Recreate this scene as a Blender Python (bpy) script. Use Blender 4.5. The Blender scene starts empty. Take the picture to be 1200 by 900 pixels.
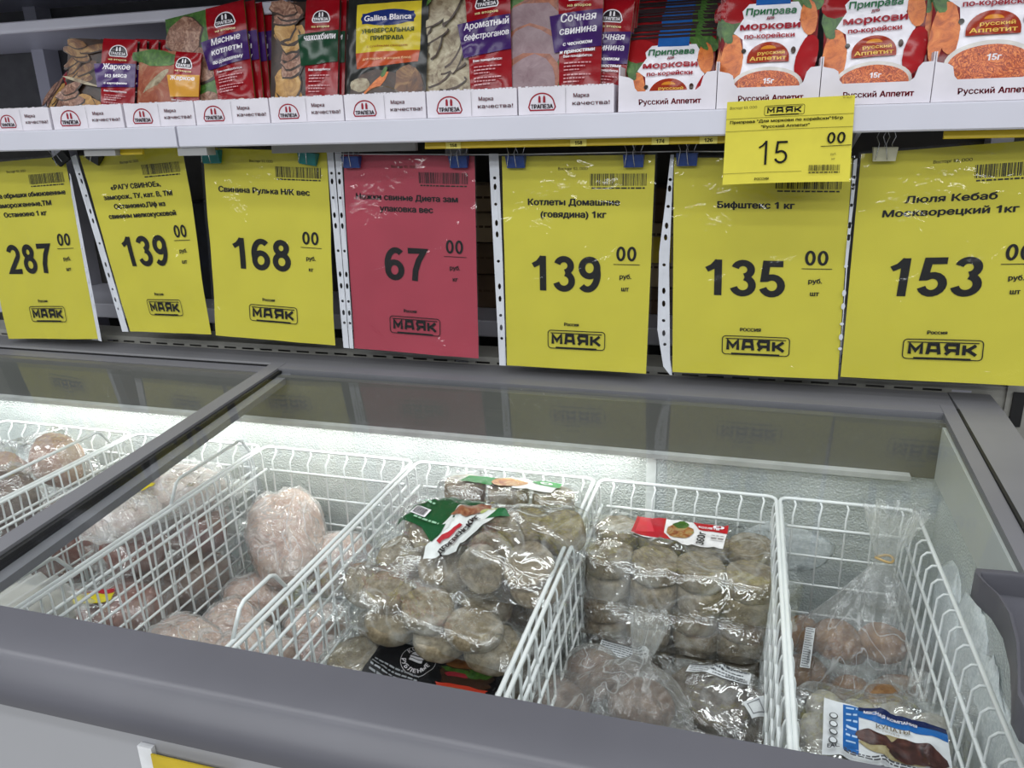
import bpy, math, random
import numpy as np
from mathutils import Vector, Matrix, noise
from mathutils.geometry import tessellate_polygon

random.seed(7)
SC = bpy.context.scene
COL = SC.collection
H = 1.26                     # height of the eye above the floor; geometry below is written relative to the eye
R3 = math.radians

# ------------------------------------------------------------------ camera
F = 920.0
def _axes():
    vx = Vector((-3200.0, 215.0, -F)); vy = Vector((285.0, 310.0, -F))
    y = vy.normalized(); x = (-vx).normalized(); x = (x - y * x.dot(y)).normalized()
    return Matrix((x, y, x.cross(y)))
RW = _axes()                 # camera -> world rotation
camd = bpy.data.cameras.new('camera'); cam = bpy.data.objects.new('camera', camd); COL.objects.link(cam)
camd.sensor_fit = 'HORIZONTAL'; camd.sensor_width = 36.0; camd.lens = 36.0 * F / 1200.0; camd.clip_start = 0.02
cam.matrix_world = Matrix.Translation((0, 0, H)) @ RW.to_4x4()
SC.camera = cam

# ------------------------------------------------------------------ world, lights, exposure
SC.view_settings.view_transform = 'Standard'; SC.view_settings.look = 'None'
SC.view_settings.gamma = 1.0; SC.view_settings.use_curve_mapping = False
SC.view_settings.exposure = 0.22
SC.cycles.transparent_max_bounces = 40
SC.cycles.max_bounces = 10
w = bpy.data.worlds.new('store_air'); SC.world = w; w.use_nodes = True
w.node_tree.nodes['Background'].inputs[0].default_value = (0.86, 0.90, 1.0, 1)
w.node_tree.nodes['Background'].inputs[1].default_value = 0.24

def area(name, loc, size, size_y, power, rot=(0, 0, 0), color=(1, 1, 1)):
    l = bpy.data.lights.new(name, 'AREA'); l.shape = 'RECTANGLE'; l.size = size; l.size_y = size_y
    l.energy = power; l.color = color
    o = bpy.data.objects.new(name, l); COL.objects.link(o)
    o.location = (loc[0], loc[1], loc[2] + H); o.rotation_euler = rot
    return o
for yl, pw, sy in ((0.85, 46, .22), (-0.05, 26, .22), (-1.0, 30, .22), (-2.1, 48, .25), (-3.4, 60, .3)):
    area('ceiling_light', (-0.3, yl, 1.75), 7.0, sy, pw, (R3(25) if yl < -1 else 0, 0, 0), (0.96, 0.98, 1.0))
area('freezer_led_light', (-0.93, 1.012, -0.450), 1.6, 0.016, 1.05, (R3(4), 0, 0), (1.0, 1.0, 0.96))

# ------------------------------------------------------------------ materials
MATS = {}
def lin(c):
    return tuple(((x / 255.0) / 12.92 if x / 255.0 < 0.04045 else ((x / 255.0 + 0.055) / 1.055) ** 2.4) for x in c)
def newmat(name):
    m = bpy.data.materials.new(name); m.use_nodes = True
    nt = m.node_tree; p = nt.nodes['Principled BSDF']
    return m, nt, p
def coords(nt, scale=(1, 1, 1)):
    tc = nt.nodes.new('ShaderNodeTexCoord'); mp = nt.nodes.new('ShaderNodeMapping')
    mp.inputs['Scale'].default_value = scale
    nt.links.new(tc.outputs['Object'], mp.inputs['Vector']); return mp.outputs['Vector']
def noise_n(nt, vec, scale, detail=3, rough=0.55, dist=0.0):
    n = nt.nodes.new('ShaderNodeTexNoise'); n.inputs['Scale'].default_value = scale
    n.inputs['Detail'].default_value = detail; n.inputs['Roughness'].default_value = rough
    n.inputs['Distortion'].default_value = dist
    nt.links.new(vec, n.inputs['Vector']); return n
def ramp(nt, fac, stops):
    r = nt.nodes.new('ShaderNodeValToRGB'); e = r.color_ramp.elements
    while len(e) < len(stops): e.new(0.5)
    for i, (p, c) in enumerate(stops):
        e[i].position = p; e[i].color = (*lin(c), 1)
    nt.links.new(fac, r.inputs[0]); return r.outputs[0]
def bump(nt, h, strength, dist=0.002, normal=None):
    b = nt.nodes.new('ShaderNodeBump'); b.inputs['Strength'].default_value = strength; b.inputs['Distance'].default_value = dist
    nt.links.new(h, b.inputs['Height'])
    if normal: nt.links.new(normal, b.inputs['Normal'])
    return b.outputs['Normal']

def mat(name, c, rough=0.5, metal=0.0, var=0.06, scale=30, bmp=0.0, bscale=200, spec=None, bdist=0.001):
    """plain procedural surface: colour with slight noise variation and optional fine relief"""
    key = (name,)
    if key in MATS: return MATS[key]
    m, nt, p = newmat(name); v = coords(nt)
    n = noise_n(nt, v, scale)
    a = tuple(max(0, min(255, x * (1 - var))) for x in c); b = tuple(max(0, min(255, x * (1 + var))) for x in c)
    nt.links.new(ramp(nt, n.outputs[0], [(0.3, a), (0.7, b)]), p.inputs['Base Color'])
    p.inputs['Roughness'].default_value = rough; p.inputs['Metallic'].default_value = metal
    if spec is not None: p.inputs['Specular IOR Level'].default_value = spec
    if bmp:
        n2 = noise_n(nt, v, bscale, 2)
        nt.links.new(bump(nt, n2.outputs[0], bmp, bdist), p.inputs['Normal'])
    MATS[key] = m; return m

def ink(c, rough=0.4):
    name = 'print_%02x%02x%02x_%d' % (c[0], c[1], c[2], int(rough * 100))
    return mat(name, c, rough, var=0.04, scale=60, spec=.22)

def food(name, stops, scale=40, rough=0.35, dist=1.5, bmp=0.3, voro=False, dim=.78):
    key = ('food', name)
    if key in MATS: return MATS[key]
    m, nt, p = newmat(name); v = coords(nt)
    if voro:
        t = nt.nodes.new('ShaderNodeTexVoronoi'); t.inputs['Scale'].default_value = scale
        n0 = noise_n(nt, v, scale * 0.6, 3); mx = nt.nodes.new('ShaderNodeMixRGB'); mx.inputs[0].default_value = 0.08
        nt.links.new(v, mx.inputs[1]); nt.links.new(n0.outputs['Color'], mx.inputs[2]); nt.links.new(mx.outputs[0], t.inputs['Vector'])
        f = t.outputs['Distance']
    else:
        t = noise_n(nt, v, scale, 5, 0.65, dist); f = t.outputs[0]
    nt.links.new(ramp(nt, f, [(q_, tuple(x_ * dim for x_ in c_)) for q_, c_ in stops]), p.inputs['Base Color'])
    nt.links.new(bump(nt, f, bmp, 0.0006), p.inputs['Normal'])
    p.inputs['Roughness'].default_value = rough
    MATS[key] = m; return m

def film(name, haze=0.07, streak=0.0, rough=0.12, bscale=60, bstr=0.5, bdist=0.004, gain=1.0, tint=(0.97, 0.98, 0.98), frost=0.0, stretch=(1, 1, 1)):
    """clear plastic: see-through with fresnel gloss, crinkle relief and a faint milky haze"""
    key = ('film', name)
    if key in MATS: return MATS[key]
    m = bpy.data.materials.new(name); m.use_nodes = True; nt = m.node_tree
    for n in list(nt.nodes): nt.nodes.remove(n)
    out = nt.nodes.new('ShaderNodeOutputMaterial'); v = coords(nt, stretch)
    n1 = noise_n(nt, v, bscale, 3, 0.6, 1.8)
    if streak > 0:
        vo = nt.nodes.new('ShaderNodeTexVoronoi'); vo.inputs['Scale'].default_value = bscale * 1.1
        wx = nt.nodes.new('ShaderNodeMixRGB'); wx.blend_type = 'ADD'; wx.inputs[0].default_value = .035
        nt.links.new(v, wx.inputs[1]); nt.links.new(n1.outputs['Color'], wx.inputs[2]); nt.links.new(wx.outputs[0], vo.inputs['Vector'])
        nb = bump(nt, vo.outputs['Distance'], bstr, bdist * 1.6, bump(nt, n1.outputs[0], bstr, bdist))
    else: nb = bump(nt, n1.outputs[0], bstr, bdist)
    tr = nt.nodes.new('ShaderNodeBsdfTransparent'); tr.inputs[0].default_value = (*tint, 1)
    gl = nt.nodes.new('ShaderNodeBsdfGlossy'); gl.inputs['Roughness'].default_value = rough; gl.inputs['Color'].default_value = (1, 1, 1, 1)
    nt.links.new(nb, gl.inputs['Normal'])
    fr = nt.nodes.new('ShaderNodeLayerWeight'); fr.inputs['Blend'].default_value = .5; nt.links.new(nb, fr.inputs['Normal'])
    pw = nt.nodes.new('ShaderNodeMath'); pw.operation = 'POWER'; pw.inputs[1].default_value = 4.0; nt.links.new(fr.outputs['Facing'], pw.inputs[0])
    mu = nt.nodes.new('ShaderNodeMath'); mu.operation = 'MULTIPLY_ADD'; mu.use_clamp = True; mu.inputs[1].default_value = .95 * min(gain, 1.0); mu.inputs[2].default_value = .045 * gain
    nt.links.new(pw.outputs[0], mu.inputs[0])
    mx = nt.nodes.new('ShaderNodeMixShader'); nt.links.new(mu.outputs[0], mx.inputs[0]); nt.links.new(tr.outputs[0], mx.inputs[1]); nt.links.new(gl.outputs[0], mx.inputs[2])
    df = nt.nodes.new('ShaderNodeBsdfDiffuse'); df.inputs[0].default_value = (0.9, 0.92, 0.92, 1); nt.links.new(nb, df.inputs['Normal'])
    tl = nt.nodes.new('ShaderNodeBsdfTranslucent'); tl.inputs[0].default_value = (0.9, 0.92, 0.92, 1)
    dt = nt.nodes.new('ShaderNodeMixShader'); dt.inputs[0].default_value = 0.35
    nt.links.new(df.outputs[0], dt.inputs[1]); nt.links.new(tl.outputs[0], dt.inputs[2])
    hz = nt.nodes.new('ShaderNodeMixShader')
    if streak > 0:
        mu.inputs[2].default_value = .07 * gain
        def ridge(sc, ds):  # crease whitening; these pale lines also paint highlights into the film colour
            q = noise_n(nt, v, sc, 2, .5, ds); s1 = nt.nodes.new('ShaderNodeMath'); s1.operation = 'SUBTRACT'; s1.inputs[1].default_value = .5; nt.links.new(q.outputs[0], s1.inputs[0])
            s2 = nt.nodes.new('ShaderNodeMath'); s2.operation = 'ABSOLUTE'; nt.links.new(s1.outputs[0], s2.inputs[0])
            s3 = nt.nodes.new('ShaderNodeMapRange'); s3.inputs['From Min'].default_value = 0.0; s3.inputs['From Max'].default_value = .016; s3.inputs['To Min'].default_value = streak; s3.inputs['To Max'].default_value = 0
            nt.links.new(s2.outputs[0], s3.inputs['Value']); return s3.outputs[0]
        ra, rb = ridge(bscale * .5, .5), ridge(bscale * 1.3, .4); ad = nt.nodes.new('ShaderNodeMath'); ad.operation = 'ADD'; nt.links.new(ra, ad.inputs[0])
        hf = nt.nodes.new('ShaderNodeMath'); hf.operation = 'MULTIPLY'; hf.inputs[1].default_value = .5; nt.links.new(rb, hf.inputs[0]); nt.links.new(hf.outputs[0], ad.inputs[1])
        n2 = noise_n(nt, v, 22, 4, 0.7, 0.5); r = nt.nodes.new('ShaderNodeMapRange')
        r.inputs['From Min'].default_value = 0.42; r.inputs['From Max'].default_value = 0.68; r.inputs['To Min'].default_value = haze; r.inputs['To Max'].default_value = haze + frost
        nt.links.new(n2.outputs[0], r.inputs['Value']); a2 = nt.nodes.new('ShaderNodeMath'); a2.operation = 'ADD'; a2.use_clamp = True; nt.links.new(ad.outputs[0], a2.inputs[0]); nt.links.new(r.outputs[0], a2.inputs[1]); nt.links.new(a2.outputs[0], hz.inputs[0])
    elif frost > 0:
        n2 = noise_n(nt, v, 22, 4, 0.7, 0.5); r = nt.nodes.new('ShaderNodeMapRange')
        r.inputs['From Min'].default_value = 0.42; r.inputs['From Max'].default_value = 0.68
        r.inputs['To Min'].default_value = haze; r.inputs['To Max'].default_value = haze + frost
        nt.links.new(n2.outputs[0], r.inputs['Value']); nt.links.new(r.outputs[0], hz.inputs[0])
    else: hz.inputs[0].default_value = haze
    nt.links.new(mx.outputs[0], hz.inputs[1]); nt.links.new(dt.outputs[0], hz.inputs[2])
    nt.links.new(hz.outputs[0], out.inputs['Surface'])
    MATS[key] = m; return m

# ------------------------------------------------------------------ mesh builder
BASE = {}
class MB:
    def __init__(s): s.v = []; s.f = []; s.m = []
    def add(s, vs, fs, mi=0):
        k = len(s.v); s.v.extend([tuple(p) for p in vs]); s.f.extend([tuple(k + i for i in f) for f in fs]); s.m.extend([mi] * len(fs)); return s
    def box(s, x0, y0, z0, x1, y1, z1, mi=0):
        vs = [(x, y, z) for z in (z0, z1) for y in (y0, y1) for x in (x0, x1)]
        return s.add(vs, [(0, 2, 3, 1), (4, 5, 7, 6), (0, 1, 5, 4), (2, 6, 7, 3), (0, 4, 6, 2), (1, 3, 7, 5)], mi)
    def bbox_bevel(s, x0, y0, z0, x1, y1, z1, b, mi=0):
        b = min(b, (x1 - x0) * .49, (y1 - y0) * .49, (z1 - z0) * .49)
        vs = []; idx = {}
        for ix, X in enumerate((x0, x1)):
            for iy, Y in enumerate((y0, y1)):
                for iz, Z in enumerate((z0, z1)):
                    sx, sy, sz = (1 - 2 * ix), (1 - 2 * iy), (1 - 2 * iz)
                    idx[ix, iy, iz, 0] = len(vs); vs.append((X, Y + sy * b, Z + sz * b))
                    idx[ix, iy, iz, 1] = len(vs); vs.append((X + sx * b, Y, Z + sz * b))
                    idx[ix, iy, iz, 2] = len(vs); vs.append((X + sx * b, Y + sy * b, Z))
        I = idx; fs = []
        for i in (0, 1):
            fs.append([I[i, 0, 0, 0], I[i, 1, 0, 0], I[i, 1, 1, 0], I[i, 0, 1, 0]]); fs.append([I[0, i, 0, 1], I[1, i, 0, 1], I[1, i, 1, 1], I[0, i, 1, 1]]); fs.append([I[0, 0, i, 2], I[1, 0, i, 2], I[1, 1, i, 2], I[0, 1, i, 2]])
        for i in (0, 1):
            for j in (0, 1):
                fs.append([I[i, j, 0, 0], I[i, j, 1, 0], I[i, j, 1, 1], I[i, j, 0, 1]])
                fs.append([I[i, 0, j, 0], I[i, 1, j, 0], I[i, 1, j, 2], I[i, 0, j, 2]])
                fs.append([I[0, i, j, 1], I[1, i, j, 1], I[1, i, j, 2], I[0, i, j, 2]])
        for ix in (0, 1):
            for iy in (0, 1):
                for iz in (0, 1): fs.append([I[ix, iy, iz, 0], I[ix, iy, iz, 1], I[ix, iy, iz, 2]])
        return s.add(vs, fs, mi)
    def tube(s, pts, r, n=6, closed=False, mi=0):
        P = [Vector(p) for p in pts]; L = len(P); rings = []; up = None
        for i in range(L):
            if closed: d = (P[(i + 1) % L] - P[i - 1])
            else: d = (P[min(i + 1, L - 1)] - P[max(i - 1, 0)])
            d.normalize()
            if up is None: up = Vector((0, 0, 1)) if abs(d.z) < 0.9 else Vector((1, 0, 0))
            a = d.cross(up)
            if a.length < 1e-4: a = d.cross(Vector((0, 1, 0)))
            a.normalize(); b = a.cross(d); up = b
            rr = r[i] if isinstance(r, (list, tuple)) else r
            rings.append([P[i] + a * (rr * math.cos(2 * math.pi * k / n)) + b * (rr * math.sin(2 * math.pi * k / n)) for k in range(n)])
        vs = [p for q in rings for p in q]; fs = []
        for i in range(L if closed else L - 1):
            j = (i + 1) % L
            for k in range(n): fs.append((i * n + k, i * n + (k + 1) % n, j * n + (k + 1) % n, j * n + k))
        if not closed: fs.append(tuple(range(n - 1, -1, -1))); fs.append(tuple((L - 1) * n + k for k in range(n)))
        return s.add(vs, fs, mi)
    def prism_x(s, prof, x0, x1, mi=0):
        n = len(prof); vs = [(x0, y, z) for y, z in prof] + [(x1, y, z) for y, z in prof]
        fs = [(i, (i + 1) % n, n + (i + 1) % n, n + i) for i in range(n)]
        t = tessellate_polygon([[Vector((y, z, 0)) for y, z in prof]])
        fs += [tuple(q) for q in t] + [tuple(n + k for k in reversed(q)) for q in t]
        return s.add(vs, fs, mi)
    def plate(s, pts, th, axis, mi=0):
        """closed outline (3-D points on a plane) thickened along a vector"""
        a = Vector(axis).normalized() * th; n = len(pts); P = [Vector(p) for p in pts]
        vs = P + [p + a for p in P]; fs = [(i, (i + 1) % n, n + (i + 1) % n, n + i) for i in range(n)]
        t = tessellate_polygon([P]); fs += [tuple(q) for q in t] + [tuple(n + k for k in reversed(q)) for q in t]
        return s.add(vs, fs, mi)
    def grid(s, fn, nu, nv, mi=0, wrap=False):
        vs = [fn(i / nu, j / nv) for j in range(nv + 1) for i in range(nu + (0 if wrap else 1))]
        w_ = nu if wrap else nu + 1; fs = []
        for j in range(nv):
            for i in range(nu):
                a = j * w_ + i; b = j * w_ + (i + 1) % w_ if wrap else a + 1
                fs.append((a, b, b + w_, a + w_))
        return s.add(vs, fs, mi)
    def xf(s, M):
        s.v = [tuple(M @ Vector(p)) for p in s.v]; return s
    def build(s, name, mats, parent=None, base=None, smooth=False, **kw):
        if not isinstance(mats, (list, tuple)): mats = [mats]
        me = bpy.data.meshes.new(name)
        if parent is not None: b = BASE[parent.name]
        elif base is not None: b = Vector(base)
        else:
            xs = [p[0] for p in s.v]; ys = [p[1] for p in s.v]; zs = [p[2] for p in s.v]
            b = Vector(((min(xs) + max(xs)) / 2, (min(ys) + max(ys)) / 2, min(zs)))
        me.from_pydata([(p[0] - b.x, p[1] - b.y, p[2] - b.z) for p in s.v], [], s.f)
        for m_ in mats: me.materials.append(m_)
        me.polygons.foreach_set('material_index', s.m)
        if smooth: me.polygons.foreach_set('use_smooth', [True] * len(me.polygons))
        me.update()
        o = bpy.data.objects.new(name, me); COL.objects.link(o); BASE[o.name] = b
        if parent is not None: o.parent = parent
        else: o.location = (b.x, b.y, b.z + H)
        for k, v_ in kw.items(): o[k] = v_
        return o
def tag(o, label, category, group=None):
    o['label'] = label; o['category'] = category
    if group: o['group'] = group
    return o
def thing(name, base, label, category, group=None):
    o = bpy.data.objects.new(name, None); o.empty_display_size = 0.02; COL.objects.link(o)
    BASE[o.name] = Vector(base); o.location = (base[0], base[1], base[2] + H)
    return tag(o, label, category, group)
def dup(root, loc=None, rot=None, label=None, group=None):
    r = root.copy(); COL.objects.link(r)
    if loc is not None: r.location = (loc[0], loc[1], loc[2] + H)
    if rot is not None: r.rotation_euler = rot
    if label: r['label'] = label
    if group: r['group'] = group
    for ch in list(root.children):
        c = ch.copy(); COL.objects.link(c); c.parent = r
        for g in list(ch.children):
            d = g.copy(); COL.objects.link(d); d.parent = c
    return r
def smooth_angle(o, deg=35):
    me = o.data; me.polygons.foreach_set('use_smooth', [True] * len(me.polygons))
    try: me.set_sharp_from_angle(angle=R3(deg))
    except Exception: pass
    return o

# ------------------------------------------------------------------ flat print (lettering, emblems, label pictures)
_txt = {}; _gl = {}
def _outline(sx):
    """closed contours of a string in the built-in font"""
    c = bpy.data.curves.new('lettering', 'FONT'); c.body = sx; c.resolution_u = 3; c.fill_mode = 'NONE'
    o = bpy.data.objects.new('lettering', c); COL.objects.link(o)
    ev = o.evaluated_get(bpy.context.evaluated_depsgraph_get()); me = ev.to_mesh()
    nx = {e.vertices[0]: e.vertices[1] for e in me.edges}; seen = set(); loops = []
    for s0 in list(nx):
        if s0 in seen: continue
        l = []; k = s0
        while k in nx and k not in seen: seen.add(k); l.append((me.vertices[k].co.x, me.vertices[k].co.y)); k = nx[k]
        loops.append(l)
    ev.to_mesh_clear(); bpy.data.objects.remove(o); bpy.data.curves.remove(c)
    return loops
def _xmax(sx): return max(p[0] for l in _outline(sx) for p in l)
def glyph(ch):
    if ch in _gl: return _gl[ch]
    if ch == ' ': _gl[ch] = ([], .28); return _gl[ch]
    if ch in DIG:
        T = []
        for st in DIG[ch]:
            cl = len(st) > 16 and math.dist(st[0], st[-1]) < 1e-6
            T += [tuple((p[0] * .9, p[1] * .72) for p in tr) for tr in ART0.ribbon(st[:-1] if cl else st, .11, cl)]
        _gl[ch] = (T, .56); return _gl[ch]
    loops = [l for l in _outline(ch) if len(l) > 2]
    ar = [sum(l[i][0] * l[(i + 1) % len(l)][1] - l[(i + 1) % len(l)][0] * l[i][1] for i in range(len(l))) / 2 for l in loops]
    sg_ = 1 if ar[max(range(len(ar)), key=lambda i: abs(ar[i]))] > 0 else -1; T = []
    for i, l in enumerate(loops):
        if ar[i] * sg_ < 0: continue
        x0, x1 = min(p[0] for p in l), max(p[0] for p in l); y0, y1 = min(p[1] for p in l), max(p[1] for p in l)
        hs = [q for j, q in enumerate(loops) if ar[j] * sg_ < 0 and x0 < q[0][0] < x1 and y0 < q[0][1] < y1 and abs(ar[j]) < abs(ar[i])]
        flat = [p for q in [l] + hs for p in q]
        for t in tessellate_polygon([[Vector((p[0], p[1], 0)) for p in q] for q in [l] + hs]): T.append(tuple(flat[k] for k in t))
    _gl[ch] = (T, _xmax('l' + ch + 'l') - _xmax('ll')); return _gl[ch]
def text_mesh(sx):
    if sx in _txt: return _txt[sx]
    vs = []; fs = []; X = 0
    for ch in sx:
        T, adv = glyph(ch)
        for t in T:
            k = len(vs); vs += [(p[0] + X, p[1]) for p in t]; fs.append((k, k + 1, k + 2))
        X += adv
    xs = [p[0] for p in vs] or [0]; _txt[sx] = (vs, fs, min(xs), max(xs)); return _txt[sx]
def arc(cx, cy, rx, ry, a0, a1, n=12):
    return [(cx + rx * math.cos(R3(a0 + (a1 - a0) * i / n)), cy + ry * math.sin(R3(a0 + (a1 - a0) * i / n))) for i in range(n + 1)]
DIG = {
 '1': [[(.10, .72), (.24, .80), (.37, .97)], [(.37, 1.0), (.37, 0)]],
 '0': [arc(.3, .5, .20, .42, 90, 450, 24)],
 '2': [arc(.29, .70, .20, .22, 165, -35, 14) + [(.12, .14), (.08, .08), (.54, .08)]],
 '3': [arc(.28, .735, .185, .19, 165, -80, 14), arc(.28, .30, .215, .225, 80, -165, 14)],
 '4': [[(.43, 0), (.43, .98), (.06, .30), (.57, .30)]],
 '5': [[(.52, .92), (.15, .92), (.11, .50)] + arc(.28, .31, .21, .235, 125, -162, 14)],
 '6': [arc(.3, .31, .20, .235, 90, 450, 20), arc(.345, .50, .255, .42, 52, 205, 12)],
 '7': [[(.05, .92), (.53, .92), (.36, .62), (.26, .32), (.23, 0)]],
 '8': [arc(.3, .735, .165, .18, 90, 450, 18), arc(.3, .30, .205, .225, 90, 450, 18)],
 '9': [arc(.3, .69, .20, .235, 90, 450, 20), arc(.255, .50, .255, .42, 232, 385, 12)],
}
LET = {  # block capitals of the store emblem, box 1 x 1
 'М': [[(.0, 0), (.0, 1), (.5, .35), (1, 1), (1, 0)]],
 'А': [[(.0, 0), (.12, 1), (.85, 1), (1, 0)], [(.05, .38), (.95, .38)]],
 'Я': [[(1, 0), (1, 1), (.12, 1), (.0, .75), (.12, .45), (1, .45)], [(.4, .45), (.0, 0)]],
 'К': [[(.0, 0), (.0, 1)], [(.0, .5), (.3, .5), (.95, 1)], [(.3, .5), (1, 0)]],
}
class Art:
    """a stack of flat printed shapes in millimetres, u right, v up; each becomes triangles on the carrying surface"""
    def __init__(s): s.layers = []
    def tris(s, c, T): s.layers.append((c, T)); return s
    def poly(s, c, pts, holes=()):
        loops = [pts] + list(holes); flat = [p for l in loops for p in l]
        t = tessellate_polygon([[Vector((p[0], p[1], 0)) for p in l] for l in loops])
        return s.tris(c, [tuple(flat[i] for i in q) for q in t])
    def rect(s, c, x0, y0, x1, y1): return s.poly(c, [(x0, y0), (x1, y0), (x1, y1), (x0, y1)])
    def rects(s, c, R):
        T = []
        for x0, y0, x1, y1 in R: T += [((x0, y0), (x1, y0), (x1, y1)), ((x0, y0), (x1, y1), (x0, y1))]
        return s.tris(c, T)
    def ell(s, c, cx, cy, rx, ry, a0=0, a1=360, n=24): return s.poly(c, arc(cx, cy, rx, ry, a0, a1, n)[:n + (0 if a1 - a0 >= 360 else 1)])
    def blob(s, c, cx, cy, rx, ry, rot=0, n=14, j=0.12, seed=0):
        rd = random.Random(seed); ca, sa = math.cos(R3(rot)), math.sin(R3(rot)); P = []
        for i in range(n):
            a = 2 * math.pi * i / n; k = 1 + rd.uniform(-j, j); x, y = rx * k * math.cos(a), ry * k * math.sin(a)
            P.append((cx + x * ca - y * sa, cy + x * sa + y * ca))
        return s.poly(c, P)
    def ribbon(s, pts, wd, closed=False):
        n = len(pts); L = []; Rr = []
        for i in range(n):
            a = Vector(pts[i - 1] if (i > 0 or closed) else pts[i]); b = Vector(pts[i]); d = Vector(pts[(i + 1) % n] if (i < n - 1 or closed) else pts[i])
            d1 = (b - a); d2 = (d - b)
            if d1.length < 1e-9: d1 = d2
            if d2.length < 1e-9: d2 = d1
            d1 = d1.normalized(); d2 = d2.normalized(); t = d1 + d2
            if t.length < 0.3: t = d1
            t.normalize(); nn = Vector((-t.y, t.x)); k = max(0.55, nn.dot(Vector((-d1.y, d1.x))))
            o = nn * (wd / 2 / k); L.append(b + o); Rr.append(b - o)
        T = []
        for i in range(n if closed else n - 1):
            j = (i + 1) % n
            T += [(tuple(L[i]), tuple(Rr[i]), tuple(Rr[j])), (tuple(L[i]), tuple(Rr[j]), tuple(L[j]))]
        return T
    def line(s, c, pts, wd, closed=False): return s.tris(c, s.ribbon(pts, wd, closed))
    def digits(s, c, sx, x0, y0, x1, y1, wt=0.17, slant=0):
        n = len(sx); adv = 0.66; tot = n * adv - 0.08; hh = y1 - y0; kx = (x1 - x0) / tot; T = []
        for i, ch in enumerate(sx):
            for st in DIG[ch]:
                wd = wt if not (ch == '1' and len(st) == 3) else wt * .85
                cl = len(st) > 16 and math.dist(st[0], st[-1]) < 1e-6
                for tr in s.ribbon(st[:-1] if cl else st, wd, cl):
                    T.append(tuple((x0 + (p[0] + i * adv + slant * p[1]) * kx, y0 + p[1] * hh) for p in tr))
        return s.tris(c, T)
    def text(s, c, sx, cx, cy, size, width=None, bold=0.0, slant=0, rot=0, align='c'):
        """size = capital height; cy = baseline"""
        vs, fs, x0, x1 = text_mesh(sx); k = size / 0.70; kx = k
        if width: kx = width / max(1e-6, (x1 - x0))
        off = {'c': (x0 + x1) / 2, 'l': x0, 'r': x1}[align]; ca, sa = math.cos(R3(rot)), math.sin(R3(rot)); T = []
        sh = [(0, 0)] if not bold else [(-bold, 0), (bold, 0), (0, bold * .6), (0, -bold * .6)]
        for dx, dy in sh:
            for f in fs:
                q = []
                for i in f:
                    x = (vs[i][0] - off) * kx + vs[i][1] * k * slant + dx; y = vs[i][1] * k + dy
                    q.append((cx + x * ca - y * sa, cy + x * sa + y * ca))
                T.append(tuple(q))
        return s.tris(c, T)
    def barcode(s, x0, y0, x1, y1, c=(25, 25, 25), seed=1):
        rd = random.Random(seed); x = x0; R = []
        while x < x1:
            b = rd.choice([.5, .5, .9, 1.4]) * (x1 - x0) / 76; R.append((x, y0, min(x + b, x1), y1)); x += b + rd.choice([.5, .9, 1.3]) * (x1 - x0) / 76
        return s.rects(c, R)
    def scribble(s, c, x0, x1, y, h, seed=0, fill=.8):
        rd = random.Random(seed); x = x0; R = []
        while x < x1:
            l = rd.uniform(1.2, 4) * h; R.append((x, y, min(x + l, x1), y + h)); x += l + h * .7
        return s.rects(c, R)
    def build(s, name, S, parent=None, maxlen=25, rough=0.4, step=0.00012, start=0.0003, M=None, base=None, smooth=True, **kw):
        mb = MB(); mats = []; idx = {}
        for li, (c, T) in enumerate(s.layers):
            if isinstance(c, tuple): m_ = ink(c, rough)
            else: m_ = c
            if m_.name not in idx: idx[m_.name] = len(mats); mats.append(m_)
            off = start + li * step; vs = []; fs = []; st = list(T); cache = {}
            def V(p):
                k = (round(p[0], 3), round(p[1], 3))
                if k not in cache: cache[k] = len(vs); vs.append(S(p[0], p[1], off))
                return cache[k]
            while st:
                a, b, d = st.pop()
                e = [math.dist(a, b), math.dist(b, d), math.dist(d, a)]; k = e.index(max(e))
                if e[k] > maxlen:
                    if k == 0: mm = ((a[0] + b[0]) / 2, (a[1] + b[1]) / 2); st += [(a, mm, d), (mm, b, d)]
                    elif k == 1: mm = ((b[0] + d[0]) / 2, (b[1] + d[1]) / 2); st += [(a, b, mm), (a, mm, d)]
                    else: mm = ((d[0] + a[0]) / 2, (d[1] + a[1]) / 2); st += [(a, b, mm), (mm, b, d)]
                    continue
                ar = (b[0] - a[0]) * (d[1] - a[1]) - (b[1] - a[1]) * (d[0] - a[0])
                if abs(ar) < 1e-7: continue
                i, j, l = V(a), V(b), V(d)
                if len({i, j, l}) == 3: fs.append((i, j, l) if ar > 0 else (i, l, j))
            mb.add(vs, fs, idx[m_.name])
        if M is not None: mb.xf(M)
        return mb.build(name, mats, parent, base, smooth=smooth, **kw)

BLACK = (10, 10, 10)
ART0 = Art()
def emblem_mayak(a, x0, y0, x1, y1):
    """lighthouse store emblem: rounded frame, block letters, bar below"""
    w_, h_ = x1 - x0, y1 - y0; r = h_ * .18
    P = arc(x0 + r, y0 + r, r, r, 180, 270, 5) + arc(x1 - r, y0 + r, r, r, 270, 360, 5) + arc(x1 - r, y1 - r, r, r, 0, 90, 5) + arc(x0 + r, y1 - r, r, r, 90, 180, 5)
    a.line(BLACK, P, h_ * .045, True)
    a.rect(BLACK, x0 + w_ * .05, y1 - h_ * .17, x1 - w_ * .05, y1 - h_ * .12)
    T = []; lw = w_ * .15; gap = w_ * .078; lh = h_ * .50; X = x0 + w_ * .085; Y = y0 + h_ * .25; t = h_ * .15
    for ch in 'МАЯК':
        for st in LET[ch]: T += a.ribbon([(X + p[0] * lw, Y + p[1] * lh) for p in st], t)
        X += lw + gap
    a.tris(BLACK, T)
    a.rect(BLACK, x0 + w_ * .14, y0 - h_ * .02, x1 - w_ * .14, y0 + h_ * .09)
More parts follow.
